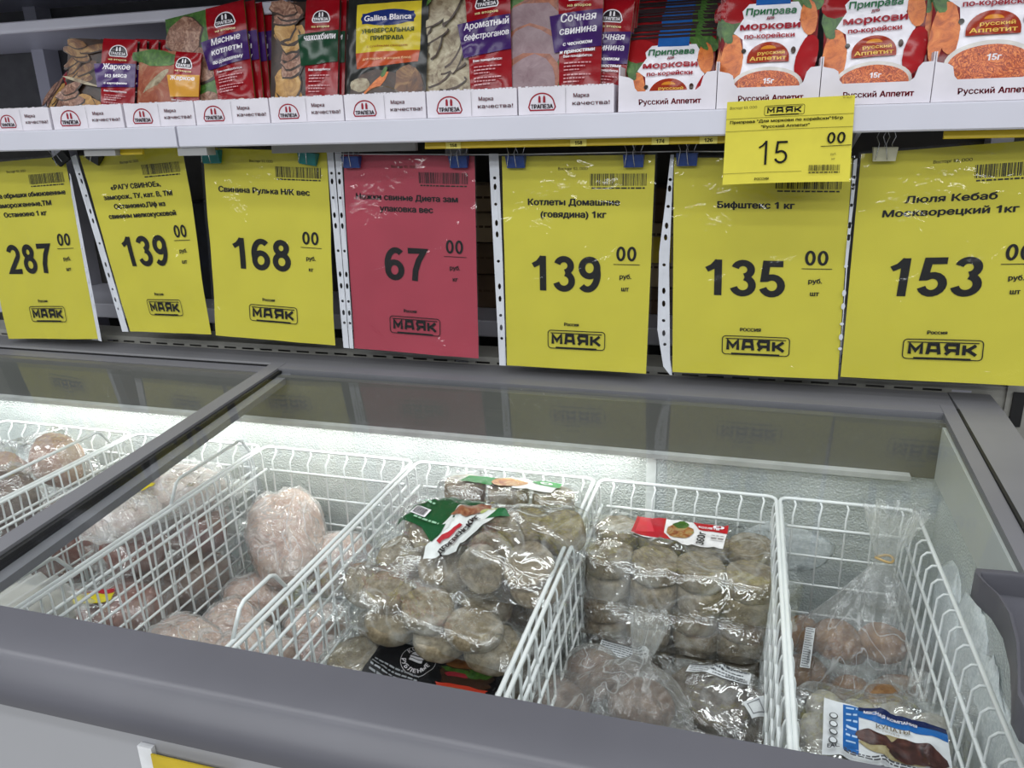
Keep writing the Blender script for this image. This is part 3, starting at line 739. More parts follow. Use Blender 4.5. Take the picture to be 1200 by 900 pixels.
def clip(x, z, col, lab, y=1.112, sc=1.0, tilt=0):
    z -= .007; sc *= 1.12
    t = thing('binder_clip', (x, y, z), lab, 'clip', 'binder clips on the price signs')
    b = MB(); w_ = .0125 * sc; h_ = .015 * sc
    b.add([(x - w_, y - .007, z), (x + w_, y - .007, z), (x + w_ * .93, y - .0018, z - h_), (x - w_ * .93, y - .0018, z - h_), (x - w_, y + .007, z), (x + w_, y + .007, z), (x + w_ * .93, y + .0018, z - h_), (x - w_ * .93, y + .0018, z - h_)], [(0, 1, 2, 3), (5, 4, 7, 6), (0, 4, 5, 1), (1, 5, 6, 2), (4, 0, 3, 7)])
    b.build('clip_body', col, t)
    for sy in (-1, 1):
        b = MB(); dx = .004 * sy * sc; P = [(x - .006 * sc + dx, y + sy * .0085, z - h_ * .9), (x - .0035 * sc + dx, y + sy * .008, z + .004), (x - .0065 * sc + dx, y + sy * .006, z + .011 * sc), (x - .004 * sc + dx, y + sy * .005, z + .017 * sc), (x + .004 * sc + dx, y + sy * .005, z + .017 * sc), (x + .0065 * sc + dx, y + sy * .006, z + .011 * sc), (x + .0035 * sc + dx, y + sy * .008, z + .004), (x + .006 * sc + dx, y + sy * .0085, z - h_ * .9)]
        b.tube(P, .0006, 5); b.build('wire_handle', mat('steel_wire', (190, 192, 196), .25, metal=.9), t, smooth=True)
    t.rotation_euler = (0, tilt, 0)
BL_ = mat('clip_blue', (38, 62, 122), .35); TE = mat('clip_teal', (20, 110, 108), .35); BK = mat('clip_black', (18, 18, 20), .4); CR = mat('clip_cream', (196, 194, 170), .35)
clip(-.826, -.017, TE, 'teal clip at the left top corner of the sign priced 168', sc=1.2); clip(-.652, -.023, TE, 'teal clip at the right top corner of the sign priced 168', sc=1.1, tilt=.15)
clip(-1.052, -.017, BK, 'black clip on the left top corner of the pork stew sign', tilt=.5)
clip(-1.125, -.018, BK, 'black clip between the two leftmost signs', tilt=-.5)
clip(-.580, -.030, BL_, 'blue clip on the left top corner of the crimson sign'); clip(-.408, -.032, BL_, 'blue clip on the right top corner of the crimson sign')
clip(-.322, -.033, BL_, 'blue clip on the left top corner of the beef patties sign'); clip(-.155, -.034, BL_, 'blue clip on the right top corner of the beef patties sign')
clip(-.084, -.033, BL_, 'blue clip on the sign priced 135'); clip(.158, -.030, CR, 'cream clip on the sign priced 153')

# small shelf ticket
def Stk(u, v, off):
    s_ = u / 147; t_ = v / 97; p = Vector((-.034 + s_ * .144 + (1 - t_) * .003 * s_, 1.0475 - .001 * math.sin(s_ * 3.1), -.0755 + t_ * .0965))
    p.z += s_ * .003; p.z -= (s_ - .5) ** 2 * .004 * (1 - t_); return (p.x, p.y - off - .006 * (1 - t_) ** 2, p.z)
b = MB(); b.grid(lambda a_, c_: Stk(a_ * 147, c_ * 97, 0), 14, 12); b.grid(lambda a_, c_: Stk(147 - a_ * 147, c_ * 97, -.0004), 14, 12)
o = b.build('shelf_ticket', mat('bright_yellow_paper', (218, 206, 66), .7, var=.02), smooth=True); tag(o, 'small bright yellow shelf ticket priced 15, hung over the sign priced 135', 'ticket')
a = Art(); a.text((70, 64, 40), 'Восторг 53, ООО', 4, 88, 2.8, align='l'); emblem_mayak(a, 45, 79, 91, 90)
a.line((60, 56, 30), [(0, 77), (147, 77)], .35); a.line((60, 56, 30), [(0, 62.5), (147, 62.5)], .35); a.line((60, 56, 30), [(0, 13), (92, 13)], .35)
a.text(BLACK, 'Приправа "Для моркови по корейски"15гр', 70, 71.5, 3.1, width=130, bold=.18); a.text(BLACK, '"Русский Аппетит"', 70, 65, 3.1, width=56, bold=.18)
a.digits(BLACK, '15', 38, 22, 76, 50, wt=.085); a.digits(BLACK, '00', 118, 44, 139, 57, wt=.14, slant=.04); a.line(BLACK, [(112, 41), (146, 42)], .7)
a.text((70, 64, 40), 'руб.', 127, 31, 2.4); a.text((70, 64, 40), 'шт', 127, 25.5, 2.4); a.barcode(100, 13, 135, 20, seed=9); a.scribble((60, 56, 30), 100, 135, 10.5, 1.4, 3)
a.text(BLACK, 'РОССИЯ', 46, 4, 2.8, bold=.12); a.text((70, 64, 40), '10.10.21', 138, 94, 2)
a.build('printed_text', Stk, o, maxlen=20)

# ------------------------------------------------------------------ display trays and sachets on the upper shelf
CB = mat('white_carton', (222, 218, 224), .6, var=.03, scale=20); CBI = mat('raw_carton_inside', (170, 160, 150), .8)
ZS = .0135; WINE = (172, 26, 48)
def tray(xc, w_, label, y0=1.068, h_=.034, d=.17, rz=0, printed=True):
    x0, x1 = xc - w_ / 2 + .0006, xc + w_ / 2 - .0006; t = .0012
    b = MB(); b.box(x0, y0, ZS, x1, y0 + t, ZS + h_); b.box(x0, y0 + t, ZS, x0 + t, y0 + d, ZS + h_); b.box(x1 - t, y0 + t, ZS, x1, y0 + d, ZS + h_)
    b.box(x0, y0 + d, ZS, x1, y0 + d + t, ZS + h_); b.box(x0 + t, y0 + t, ZS, x1 - t, y0 + d, ZS + t)
    rd_ = random.Random(int(abs(xc) * 1000)); n = 26   # torn perforated top edge
    for i in range(n):
        xa = x0 + (x1 - x0) * i / n; q = rd_.uniform(.0004, .0018); b.box(xa, y0, ZS + h_, xa + (x1 - x0) / n * .8, y0 + t, ZS + h_ + q)
    o = b.build('display_tray', CB, base=(xc, y0 + d / 2, ZS)); tag(o, label, 'tray', 'white cardboard display trays on the shelf')
    if printed:
        a = Art(); W = w_ * 1000; emblem_trapeza(a, W * .25, 5, W * .28)
        a.text(WINE, 'Марка', W * .66, 20, 4.8, bold=.1); a.text(WINE, 'качества!', W * .76, 10.5, 4.8, width=W * .38, bold=.1)
        a.line((150, 146, 150), [(W * .5, 1), (W * .5, 32)], .5)
        a.build('printed_mark', lambda u, v, off: (x0 + u / 1000, y0 - off, ZS + v / 1000), o, maxlen=60)
    return o
TX = [(-1.084, .148), (-.953, .125), (-.823, .128), (-.690, .128), (-.562, .125), (-.436, .132), (-.302, .132)]
nm = ['at the far left edge, half empty', 'in front of the roast meat sachet', 'in front of the homestyle meat patties sachet', 'in front of the sachet with the green band', 'in front of the black and yellow seasoning sachet', 'in front of the beef stroganoff sachet', 'in front of the juicy pork sachet']
cen = [(-1.152, .125), (-1.010, .135), (-.876, .126), (-.747, .126), (-.622, .118), (-.499, .122), (-.371, .126), (-.239, .130)]
nm = ['at the far left corner of the frame', 'left of the roast meat sachet, mostly empty'] + nm[1:]
cen2 = [(-1.145, .118), (-1.013, .138), (-.8765, .128), (-.7475, .128), (-.6225, .120), (-.499, .125), (-.3705, .130), (-.240, .129)]
nm2 = ['in the far left corner of the shelf', 'in front of the roast meat sachet', 'in front of the homestyle meat patties sachet', 'in front of the sachet with the green band', 'in front of the black and yellow seasoning sachet', 'in front of the beef stroganoff sachet', 'in front of the sliced pork sachet']
for (c_, w_), n_ in zip([cen2[0], cen2[1], (-.8765, .128), (-.7475, .128), (-.6225, .120), (-.499, .125), (-.3705, .130), (-.240, .129)], ['in the far left corner of the shelf', 'in front of the roast meat sachet', 'in front of the sausage and meat patties sachets', 'in front of the sachet with the green band', 'left of the one before the yellow seasoning sachet', 'in front of the black and yellow seasoning sachet', 'in front of the beef stroganoff sachet', 'in front of the sliced pork sachet']):
    tray(c_, w_, 'white tray with a red emblem ' + n_)
def spice_tray(x0, x1, label, cut=.016, h_=.045, y0=1.066, d=.15):
    """carrot seasoning tray with a lowered scalloped front lip"""
    t = .0013; W = x1 - x0; b = MB()
    P = [(x0, ZS), (x1, ZS), (x1, ZS + h_), (x1 - W * .10, ZS + h_ - .001), (x1 - W * .135, ZS + h_ - .006), (x1 - W * .16, ZS + h_ - .017), (x1 - W * .20, ZS + h_ - .021), (x0 + W * .20, ZS + h_ - .021), (x0 + W * .17, ZS + h_ - .017), (x0 + W * .15, ZS + h_ - .007), (x0 + W * .11, ZS + h_ - .004), (x0, ZS + h_ - .001)]
    b.plate([(p[0], y0, p[1]) for p in P], t, (0, 1, 0)); b.box(x0, y0 + t, ZS, x0 + t, y0 + d, ZS + h_ + .01); b.box(x1 - t, y0 + t, ZS, x1, y0 + d, ZS + h_ + .01)
    b.box(x0 + t, y0 + t, ZS, x1 - t, y0 + d, ZS + t); b.box(x0, y0 + d, ZS, x1, y0 + d + t, ZS + h_ + .01)
    o = b.build('seasoning_tray', CB); tag(o, label, 'tray', 'white scalloped seasoning trays')
    a = Art(); a.text(WINE, 'Русский', W * 370, 8, 6.2, width=W * 300, bold=.25, slant=-.08); a.text(WINE, 'Аппетит', W * 700, 8, 6.2, width=W * 300, bold=.35)
    a.build('printed_name', lambda u, v, off: (x0 + u / 1000, y0 - off, ZS + v / 1000), o, maxlen=60); return o
spice_tray(-.170, -.0485, 'scalloped seasoning tray left of the three full ones, sachets sunk low'); spice_tray(-.0475, .0715, 'scalloped seasoning tray with its right lip creased')
spice_tray(.0725, .193, 'scalloped seasoning tray right of the small shelf ticket'); spice_tray(.194, .318, 'scalloped seasoning tray at the right edge')

# sachets
def meatfood(n, a_, b_, c_, scale=45): return food(n, [(.25, a_), (.5, b_), (.75, c_)], scale)
ROAST = food('roast_meat_photo', [(.3, (60, 32, 18)), (.48, (134, 84, 44)), (.62, (186, 140, 80)), (.75, (222, 190, 130))], 38)
PATTYP = food('patties_photo', [(.3, (92, 56, 40)), (.55, (140, 98, 74)), (.75, (176, 138, 110))], 70)
LEAF = food('lettuce_photo', [(.3, (40, 84, 26)), (.55, (86, 140, 48)), (.8, (150, 190, 90))], 60)
STROG = food('stroganoff_photo', [(.3, (84, 66, 46)), (.42, (128, 112, 86)), (.6, (178, 168, 140)), (.8, (205, 198, 172))], 34, dim=1.0)
HAM = food('ham_photo', [(.3, (150, 112, 120)), (.55, (172, 140, 146)), (.8, (190, 160, 165))], 40)
SAUS = food('sausage_photo', [(.3, (150, 60, 36)), (.5, (190, 96, 60)), (.7, (216, 170, 130))], 30)
DARKF = food('dark_dish_photo', [(.3, (38, 24, 18)), (.6, (80, 50, 30)), (.8, (120, 84, 50))], 50)
CARR = food('carrot_photo', [(.3, (160, 70, 20)), (.5, (206, 108, 36)), (.75, (226, 140, 64))], 60, dim=1)
SALAD = food('carrot_salad_photo', [(.38, (120, 34, 10)), (.5, (190, 78, 22)), (.62, (232, 140, 66))], 90, dist=6, dim=1)
POT = food('golden_potato_photo', [(.3, (130, 84, 34)), (.5, (186, 140, 70)), (.7, (222, 190, 130))], 30, dim=.95)
CUT = food('browned_cutlet_photo', [(.35, (96, 60, 46)), (.5, (140, 98, 78)), (.65, (184, 148, 124))], 90, dim=.95)
SKIN = food('ham_rind_photo', [(.35, (120, 60, 40)), (.65, (176, 108, 76))], 50, dim=.95)
GAP = food('dark_sauce_photo', [(.3, (26, 16, 12)), (.7, (62, 40, 26))], 40, dim=1)
RED = (138, 10, 22); PUR = (56, 22, 92); GRN = (12, 58, 34); WHT = (232, 228, 232)
def sachet_shape(W, Hh, th, seed=0):
    sd = seed * 9.3
    def S(u, v, off):
        a_ = 2 * u / W - 1; c_ = 2 * v / Hh - 1
        e = max(0, 1 - abs(a_) ** 3) * max(0, 1 - abs(c_) ** 5)
        wr = .0026 * e * noise.noise(Vector((u * .030 + sd, v * .030, sd))) + .00035 * noise.noise(Vector((u * .08 + sd, v * .06, sd)))
        return ((u - W / 2) / 1000, -(th * e) - wr - off, v / 1000)
    return S
def sachet(name, W, Hh, th, art, loc, rot, label, group, body=(120, 24, 34), seed=0, rough=.11):
    S = sachet_shape(W, Hh, th, seed); b = MB()
    b.grid(lambda a_, c_: S(a_ * W, c_ * Hh, 0), 24, 30); 
    b.grid(lambda a_, c_: ((W / 2 - a_ * W) / 1000, th * .8 * max(0, 1 - abs(2 * a_ - 1) ** 3) * max(0, 1 - abs(2 * c_ - 1) ** 5), c_ * Hh / 1000), 8, 8)
    o = b.build(name, mat('foil_%02x%02x%02x' % body, body, .2, var=.05), base=(0, 0, 0), smooth=True); tag(o, label, 'sachet', group)
    art.build('printed_front', S, o, maxlen=6, rough=rough, step=.00016, start=.0003)
    o.location = (loc[0], loc[1], loc[2] + H); o.rotation_euler = rot; return o
def art_trapeza(W, Hh, pic, lines, band=PUR, blobs=(), slant=0.08, px=.53):
    a = Art(); a.rect(pic, 0, 0, W, Hh)
    for (m_, cx, cy, rx, ry, ro) in blobs: a.blob(m_, cx * W, cy * Hh, rx * W, ry * Hh, ro, seed=int(cx * 97 + cy * 31))
    xl = px * W; a.poly(RED, [(xl, Hh), (xl + W * .05, 0), (W, 0), (W, Hh)])
    xm = W * .76
    emblem_trapeza(a, xm, Hh * .80, W * .24, WHT, (40, 34, 40), WHT)
    a.text((235, 222, 160), 'на второе', xm, Hh * .755, Hh * .018, width=W * .24, bold=.15)
    a.poly(band, [(W * (px - .08), Hh * .70), (W, Hh * .735), (W, Hh * .475), (W * (px - .02), Hh * .44)])
    y = Hh * .655; n = len(lines)
    for (s_, wd, sz) in lines:
        a.text(WHT, s_, W * .75, y, Hh * sz, width=W * wd, bold=.3, slant=.15, rot=3); y -= Hh * (sz + .03)
    a.text(WHT, 'Вам понадобится:', xm, Hh * .40, Hh * .018, width=W * .30, bold=.12)
    for i, yy in enumerate((.355, .33, .305, .27, .245, .22)): a.scribble((205, 150, 155), W * .62, W * (.9 - .06 * (i % 3)), Hh * yy, Hh * .009, i)
    a.ell((176, 150, 120), xm + W * .10, Hh * .09, W * .06, Hh * .05); a.ell((210, 206, 200), W * .5, Hh * .03, W * .11, Hh * .06); a.ell((40, 70, 50), W * .5, Hh * .03, W * .09, Hh * .045)
    return a
G1 = 'meat dish seasoning sachets in the trays'
W, HH = 118, 160
lean = R3(-14)
zb = ZS + .002
rb = random.Random(12)
def slices(m_, n_, x0, x1, y0, y1, rx, ry, rot=0, jr=25, under=None):
    out = []
    for k in range(n_):
        q = ((x0 + (x1 - x0) * rb.random()), (y0 + (y1 - y0) * (k + .5) / n_), rx * rb.uniform(.8, 1.2), ry * rb.uniform(.8, 1.2), rot + rb.uniform(-jr, jr))
        if under: out.append((under, q[0] + .008, q[1] - .010, q[2] * 1.06, q[3] * 1.12, q[4]))
        out.append((m_,) + q)
    return out
A_roast = lambda W=118, HH=160: art_trapeza(W, HH, GAP, [('Жаркое', .36, .06), ('из мяса', .28, .045), ('с картофелем', .3, .022)], blobs=slices(ROAST, 9, .1, .4, .55, .95, .16, .05, 20, 40, GAP) + slices(POT, 5, .1, .45, .08, .30, .13, .09, 0, 40, GAP) + slices(CUT, 3, .05, .3, .25, .45, .16, .06, 10, 20, GAP) + [(STROG, .25, .50, .3, .018, -12)])
A_cutl = lambda W=118, HH=160: art_trapeza(W, HH, LEAF, [('Мясные', .34, .055), ('котлеты', .36, .05), ('по-домашнему', .36, .032)], blobs=[(GAP, .23, .79, .25, .185, 10), (CUT, .22, .80, .235, .17, 10), (GAP, .44, .50, .19, .165, 0), (CUT, .43, .51, .175, .15, 0), (GAP, .12, .47, .19, .17, 0), (CUT, .11, .48, .175, .155, 0), (GAP, .42, .16, .20, .105, 0), (CUT, .42, .17, .185, .09, 0), (CUT, .10, .16, .19, .12, 0), (LEAF, .1, .03, .2, .05, 0)])
A_chak = lambda W=118, HH=160: art_trapeza(W, HH, GAP, [('чахохбили', .42, .05)], GRN, blobs=slices(POT, 4, .15, .38, .05, .35, .19, .12, 0, 30, GAP) + slices(CUT, 3, .12, .4, .42, .62, .17, .09, 20, 30, GAP) + slices(POT, 3, .12, .4, .66, .80, .18, .09, 10, 30, GAP) + slices(CUT, 3, .1, .4, .84, .97, .2, .07, 0, 20, GAP))
A_stro = lambda W=118, HH=160: art_trapeza(W, HH, STROG, [('Ароматный', .46, .05), ('бефстроганов', .46, .042)], blobs=slices(STROG, 13, .08, .44, .06, .86, .16, .035, 35, 45, DARKF) + [(LEAF, .05, .94, .12, .06, 0)])
A_pork = lambda W=118, HH=160: art_trapeza(W, HH, LEAF, [('Сочная', .36, .055), ('свинина', .38, .05), ('с чесноком', .3, .026), ('и пряностями', .36, .026)], blobs=[(SKIN, .40, .84, .28, .12, -25), (SKIN, .33, .69, .34, .15, -14), (HAM, .31, .68, .32, .135, -14), (SKIN, .28, .49, .34, .17, -8), (HAM, .26, .48, .325, .155, -8), (SKIN, .26, .27, .32, .19, 4), (HAM, .245, .265, .31, .175, 4), (LEAF, .36, .06, .10, .05, 0), (STROG, .47, .05, .09, .05, 0)])
def row(mk, x, label, n=5, roll=0, yaw=0, y=1.088, dz=0, dxb=.003, W_=W, H_=HH, body=(120, 24, 34), seed=1, dy=.0105, gname=G1, lab2=None, le=lean, name='seasoning_sachet', dzb=0, th=.005):
    o = sachet(name, W_, H_, th, mk(W_, H_) , (x, y, zb + dz), (le, roll, yaw), label, gname, body, seed)
    ords = ['second', 'third', 'fourth', 'fifth', 'sixth', 'seventh', 'eighth', 'ninth', 'tenth', 'eleventh', 'twelfth', 'thirteenth']
    for i in range(n):
        dup(o, (x + dxb * (i + 1) + random.uniform(-.0015, .0015), y + dy * (i + 1), zb + dz + dzb * (i + 1) + random.uniform(-.001, .002)), (le, roll * .8, yaw), (lab2 or label) + ', ' + ords[i] + ' from front', gname)
    return o
G2 = 'meat dish seasoning sachets standing behind the front ones'
row(A_roast, -1.005, 'sachet with purple roast meat band, front one of its tray', 3, roll=R3(5), yaw=R3(8), y=1.082, dz=-.002, dxb=.012, seed=1, W_=122, H_=138, lab2='roast meat sachet in its stack')
row(A_chak, -1.085, 'sachet with green band lying tilted at the far left', 2, roll=R3(-38), yaw=R3(8), y=1.13, dz=.004, seed=9, H_=120, le=R3(-32), lab2='dark red tilted sachet at the far left')
A_saus = lambda W=118, HH=160: art_trapeza(W, HH, SAUS, [('Жаркое', .36, .05)], (206, 150, 60), blobs=[(STROG, .3, .6, .3, .05, 40), (SAUS, .3, .4, .3, .14, 20), (LEAF, .3, .9, .4, .1, 0)], px=.6)
row(A_saus, -.880, 'reddish sausage sachet partly hidden left of the meat patties sachet', 1, roll=R3(6), y=1.083, dz=-.012, H_=122, W_=112, seed=3, le=R3(-10), lab2='sausage sachet in its pair')
row(A_cutl, -.795, 'sachet with purple homestyle meat patties band, front one', 4, roll=R3(-8), yaw=R3(3), y=1.096, dz=.004, dxb=.007, seed=4, W_=142, H_=168, lab2='meat patties sachet in its stack')
row(A_chak, -.640, 'sachet with dark green band, right of the meat patties one', 3, roll=R3(0), y=1.088, dxb=.004, seed=5, W_=114, H_=170, lab2='green banded sachet in its stack')
def art_yellow(W_=112, H_=165):
    a = Art(); a.rect((34, 36, 34), 0, 0, W_, H_); a.rect((206, 186, 50), W_ * .12, H_ * .52, W_ * .92, H_ * .92)
    a.poly((176, 74, 36), [(W_ * .14, H_ * .40), (W_ * .9, H_ * .44), (W_ * .92, H_ * .53), (W_ * .12, H_ * .53)])
    a.ell((28, 44, 104), W_ * .52, H_ * .80, W_ * .34, H_ * .065); a.rect((28, 44, 104), W_ * .2, H_ * .755, W_ * .84, H_ * .84)
    a.text(WHT, 'Gallina Blanca', W_ * .52, H_ * .777, H_ * .045, width=W_ * .58, bold=.35)
    a.text((50, 70, 40), 'УНИВЕРСАЛЬНАЯ', W_ * .52, H_ * .68, H_ * .032, width=W_ * .64, bold=.3); a.text((50, 70, 40), 'ПРИПРАВА', W_ * .52, H_ * .62, H_ * .032, width=W_ * .4, bold=.3)
    a.text((150, 70, 30), 'с сушёными овощами', W_ * .52, H_ * .565, H_ * .018, width=W_ * .5)
    a.text((240, 200, 150), 'для первых и вторых блюд', W_ * .52, H_ * .465, H_ * .018, width=W_ * .6, bold=.1)
    a.blob(DARKF, W_ * .5, H_ * .2, W_ * .46, H_ * .18, 0, seed=2); a.blob(ROAST, W_ * .8, H_ * .24, W_ * .17, H_ * .16, 10, seed=5); a.blob(STROG, W_ * .2, H_ * .27, W_ * .13, H_ * .06, 0, seed=4); a.blob(CARR, W_ * .38, H_ * .25, W_ * .22, H_ * .035, 40, seed=6)
    a.blob(LEAF, W_ * .5, H_ * .36, W_ * .03, H_ * .05, -30, seed=7); a.ell((84, 70, 50), W_ * .48, H_ * .12, W_ * .26, H_ * .13); a.ell(DARKF, W_ * .48, H_ * .13, W_ * .23, H_ * .11)
    a.blob(CARR, W_ * .16, H_ * .12, W_ * .1, H_ * .06, 20, seed=8)
    return a
row(art_yellow, -.508, 'black sachet with a yellow and blue panel, right of the green banded one', 2, y=1.086, W_=124, H_=172, body=(30, 32, 30), seed=6, lab2='black and yellow sachet in its stack', dxb=-.004)
row(A_chak, -.575, 'dark sachet squeezed between the green banded and the black ones', 0, y=1.118, W_=90, H_=150, seed=15, roll=R3(2))
row(A_stro, -.385, 'sachet with purple stroganoff band over creamy meat', 4, roll=R3(-4), y=1.090, dxb=.008, seed=7, W_=136, H_=178, dz=-.004, lab2='stroganoff sachet in its stack')
row(A_pork, -.262, 'sachet with purple juicy pork band over sliced ham', 0, roll=R3(-1), y=1.088, seed=8, W_=128, H_=182, dz=-.004)
row(A_pork, -.228, 'sliced pork sachet offset to the right behind the front one', 3, roll=R3(4), y=1.10, seed=12, W_=112, H_=160, dz=-.012, dxb=.001, lab2='sliced pork sachet in the offset stack')

def art_carrot(W_=112, H_=150):
    a = Art(); a.rect((120, 26, 30), 0, 0, W_, H_)
    a.blob(LEAF, W_ * .1, H_ * .72, W_ * .12, H_ * .2, 0, seed=1); a.blob((150, 26, 30), W_ * .14, H_ * .86, W_ * .18, H_ * .12, 0, seed=2, j=.05)
    a.blob(LEAF, W_ * .86, H_ * .92, W_ * .2, H_ * .08, -25, seed=3)
    P = [(.27, .90), (.78, .90), (.84, .82), (.80, .74), (.90, .62), (.84, .50), (.90, .40), (.80, .28), (.20, .28), (.24, .45), (.22, .60), (.12, .66), (.22, .78), (.20, .84)]
    a.poly((232, 230, 236), [(p[0] * W_, p[1] * H_) for p in P])
    a.rect((34, 90, 160), W_ * .34, H_ * .885, W_ * .70, H_ * .975); a.rect((52, 40, 42), 0, H_ * .975, W_, H_)
    for cx, cy, rx, ry, ro in ((.15, .46, .085, .19, 4), (.055, .42, .065, .2, -6), (.90, .76, .09, .15, 5)): a.blob(CARR, cx * W_, cy * H_, rx * W_, ry * H_, ro, seed=int(cx * 100), j=.03)
    a.blob(LEAF, .05 * W_, .66 * H_, .05 * W_, .1 * H_, 20, seed=9); a.blob(LEAF, .84 * W_, .92 * H_, .04 * W_, .1 * H_, 30, seed=10)
    a.blob((160, 24, 30), .90 * W_, .42 * H_, .11 * W_, .20 * H_, -12, seed=11, j=.06); a.ell((60, 40, 30), .76 * W_, .49 * H_, .025 * W_, .03 * H_); a.ell((60, 56, 52), .24 * W_, .50 * H_, .025 * W_, .02 * H_)
    a.text((46, 110, 70), 'Приправа', W_ * .50, H_ * .80, H_ * .055, width=W_ * .52, bold=.35, slant=.1); a.text((140, 30, 50), 'для', W_ * .5, H_ * .758, H_ * .025, bold=.2)
    a.text((150, 24, 40), 'моркови', W_ * .5, H_ * .675, H_ * .055, width=W_ * .62, bold=.6); a.text((150, 24, 40), 'по-корейски', W_ * .5, H_ * .60, H_ * .038, width=W_ * .52, bold=.35)
    D = arc(W_ * .5, H_ * .43, W_ * .22, H_ * .135, 0, 180, 18); a.poly((150, 48, 26), [(W_ * .28, H_ * .395)] + [(W_ * .72, H_ * .395)] + D); a.ell((206, 132, 40), W_ * .5, H_ * .505, W_ * .08, H_ * .03, 0, 180)
    a.text((232, 190, 90), 'русский', W_ * .53, H_ * .46, H_ * .026, width=W_ * .28, bold=.2); a.text((232, 190, 90), 'Аппетит', W_ * .5, H_ * .412, H_ * .032, width=W_ * .38, bold=.25)
    a.ell((210, 206, 200), W_ * .5, H_ * .20, W_ * .38, H_ * .155, 0, 360, 30); a.ell(SALAD, W_ * .5, H_ * .185, W_ * .35, H_ * .14, 0, 360, 30)
    a.text(WHT, '15г', W_ * .52, H_ * .215, H_ * .042, bold=.4, slant=.1)
    return a
G3 = 'carrot seasoning sachets in the scalloped trays'
row(art_carrot, -.111, 'carrot seasoning sachet sunk low in the leftmost scalloped tray', 12, y=1.080, dz=-.042 + .004, W_=112, H_=142, seed=21, gname=G3, dy=.0070, dxb=0, dzb=.0046, lab2='carrot sachet in the rising stack of the leftmost scalloped tray', name='carrot_sachet', le=R3(-24), th=.003)
row(art_carrot, .010, 'carrot seasoning sachet behind the small shelf ticket tray', 5, y=1.080, dz=-.005, W_=112, H_=142, seed=22, gname=G3, dxb=-.002, lab2='carrot sachet in the tray above the shelf ticket', name='carrot_sachet', th=.003)
row(art_carrot, .132, 'carrot seasoning sachet second from the right edge', 4, y=1.080, dz=-.004, roll=R3(-2), W_=112, H_=142, seed=23, gname=G3, dxb=.006, lab2='carrot sachet in the second tray from the right', name='carrot_sachet', th=.003)
row(art_carrot, .252, 'carrot seasoning sachet at the right edge, raised and closer', 4, y=1.075, dz=.006, W_=126, H_=160, seed=24, gname=G3, dxb=-.014, lab2='carrot sachet leaning left in the rightmost tray', name='carrot_sachet', th=.004)
b = MB(); b.bbox_bevel(-.165, 1.22, ZS, -.04, 1.30, .16, .002); tag(b.build('yellow_box', YEL), 'yellow box standing behind the leftmost carrot seasoning stack', 'box')

# ================================================================== FROZEN GOODS
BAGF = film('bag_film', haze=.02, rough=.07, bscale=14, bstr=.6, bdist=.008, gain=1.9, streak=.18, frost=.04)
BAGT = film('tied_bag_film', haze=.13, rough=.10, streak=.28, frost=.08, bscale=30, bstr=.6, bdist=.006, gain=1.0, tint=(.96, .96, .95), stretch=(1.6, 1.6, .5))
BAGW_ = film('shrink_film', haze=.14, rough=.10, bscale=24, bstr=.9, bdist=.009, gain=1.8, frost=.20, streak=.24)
def patty_mat(name, a_, b_, c_, frost=.35):
    m, nt, p = newmat(name); v = coords(nt)
    n1 = noise_n(nt, v, 90, 6, .7); col = ramp(nt, n1.outputs[0], [(.28, a_), (.5, b_), (.72, c_)])
    n2 = noise_n(nt, v, 16, 4, .65); r = nt.nodes.new('ShaderNodeMapRange'); r.inputs['From Min'].default_value = .46; r.inputs['From Max'].default_value = .64; r.inputs['To Max'].default_value = frost
    nt.links.new(n2.outputs[0], r.inputs['Value']); mx = nt.nodes.new('ShaderNodeMixRGB'); mx.inputs[2].default_value = (*lin((205, 202, 196)), 1)
    nt.links.new(r.outputs[0], mx.inputs[0]); nt.links.new(col, mx.inputs[1]); nt.links.new(mx.outputs[0], p.inputs['Base Color'])
    nt.links.new(bump(nt, n1.outputs[0], .8, .0025), p.inputs['Normal']); p.inputs['Roughness'].default_value = .65
    p.inputs['Specular IOR Level'].default_value = .3; return m
PAT = patty_mat('frozen_patty', (84, 72, 54), (132, 118, 94), (174, 160, 138), .45)
PATB = patty_mat('frozen_brown_cutlet', (70, 50, 40), (110, 84, 68), (142, 118, 98), .25)
PATG = patty_mat('frozen_grey_cutlet', (66, 58, 50), (98, 88, 78), (128, 118, 106), .3)
BUN = patty_mat('breaded_ball', (84, 54, 30), (128, 90, 54), (166, 128, 84), .12)
PALE = patty_mat('pale_frozen_dough', (150, 144, 134), (180, 174, 164), (206, 202, 194), .5)
PORK = patty_mat('frozen_pork', (150, 108, 92), (186, 152, 134), (212, 190, 172), .35)
PORKD = patty_mat('frozen_pork_dark', (110, 62, 52), (150, 100, 88), (180, 140, 128), .3)

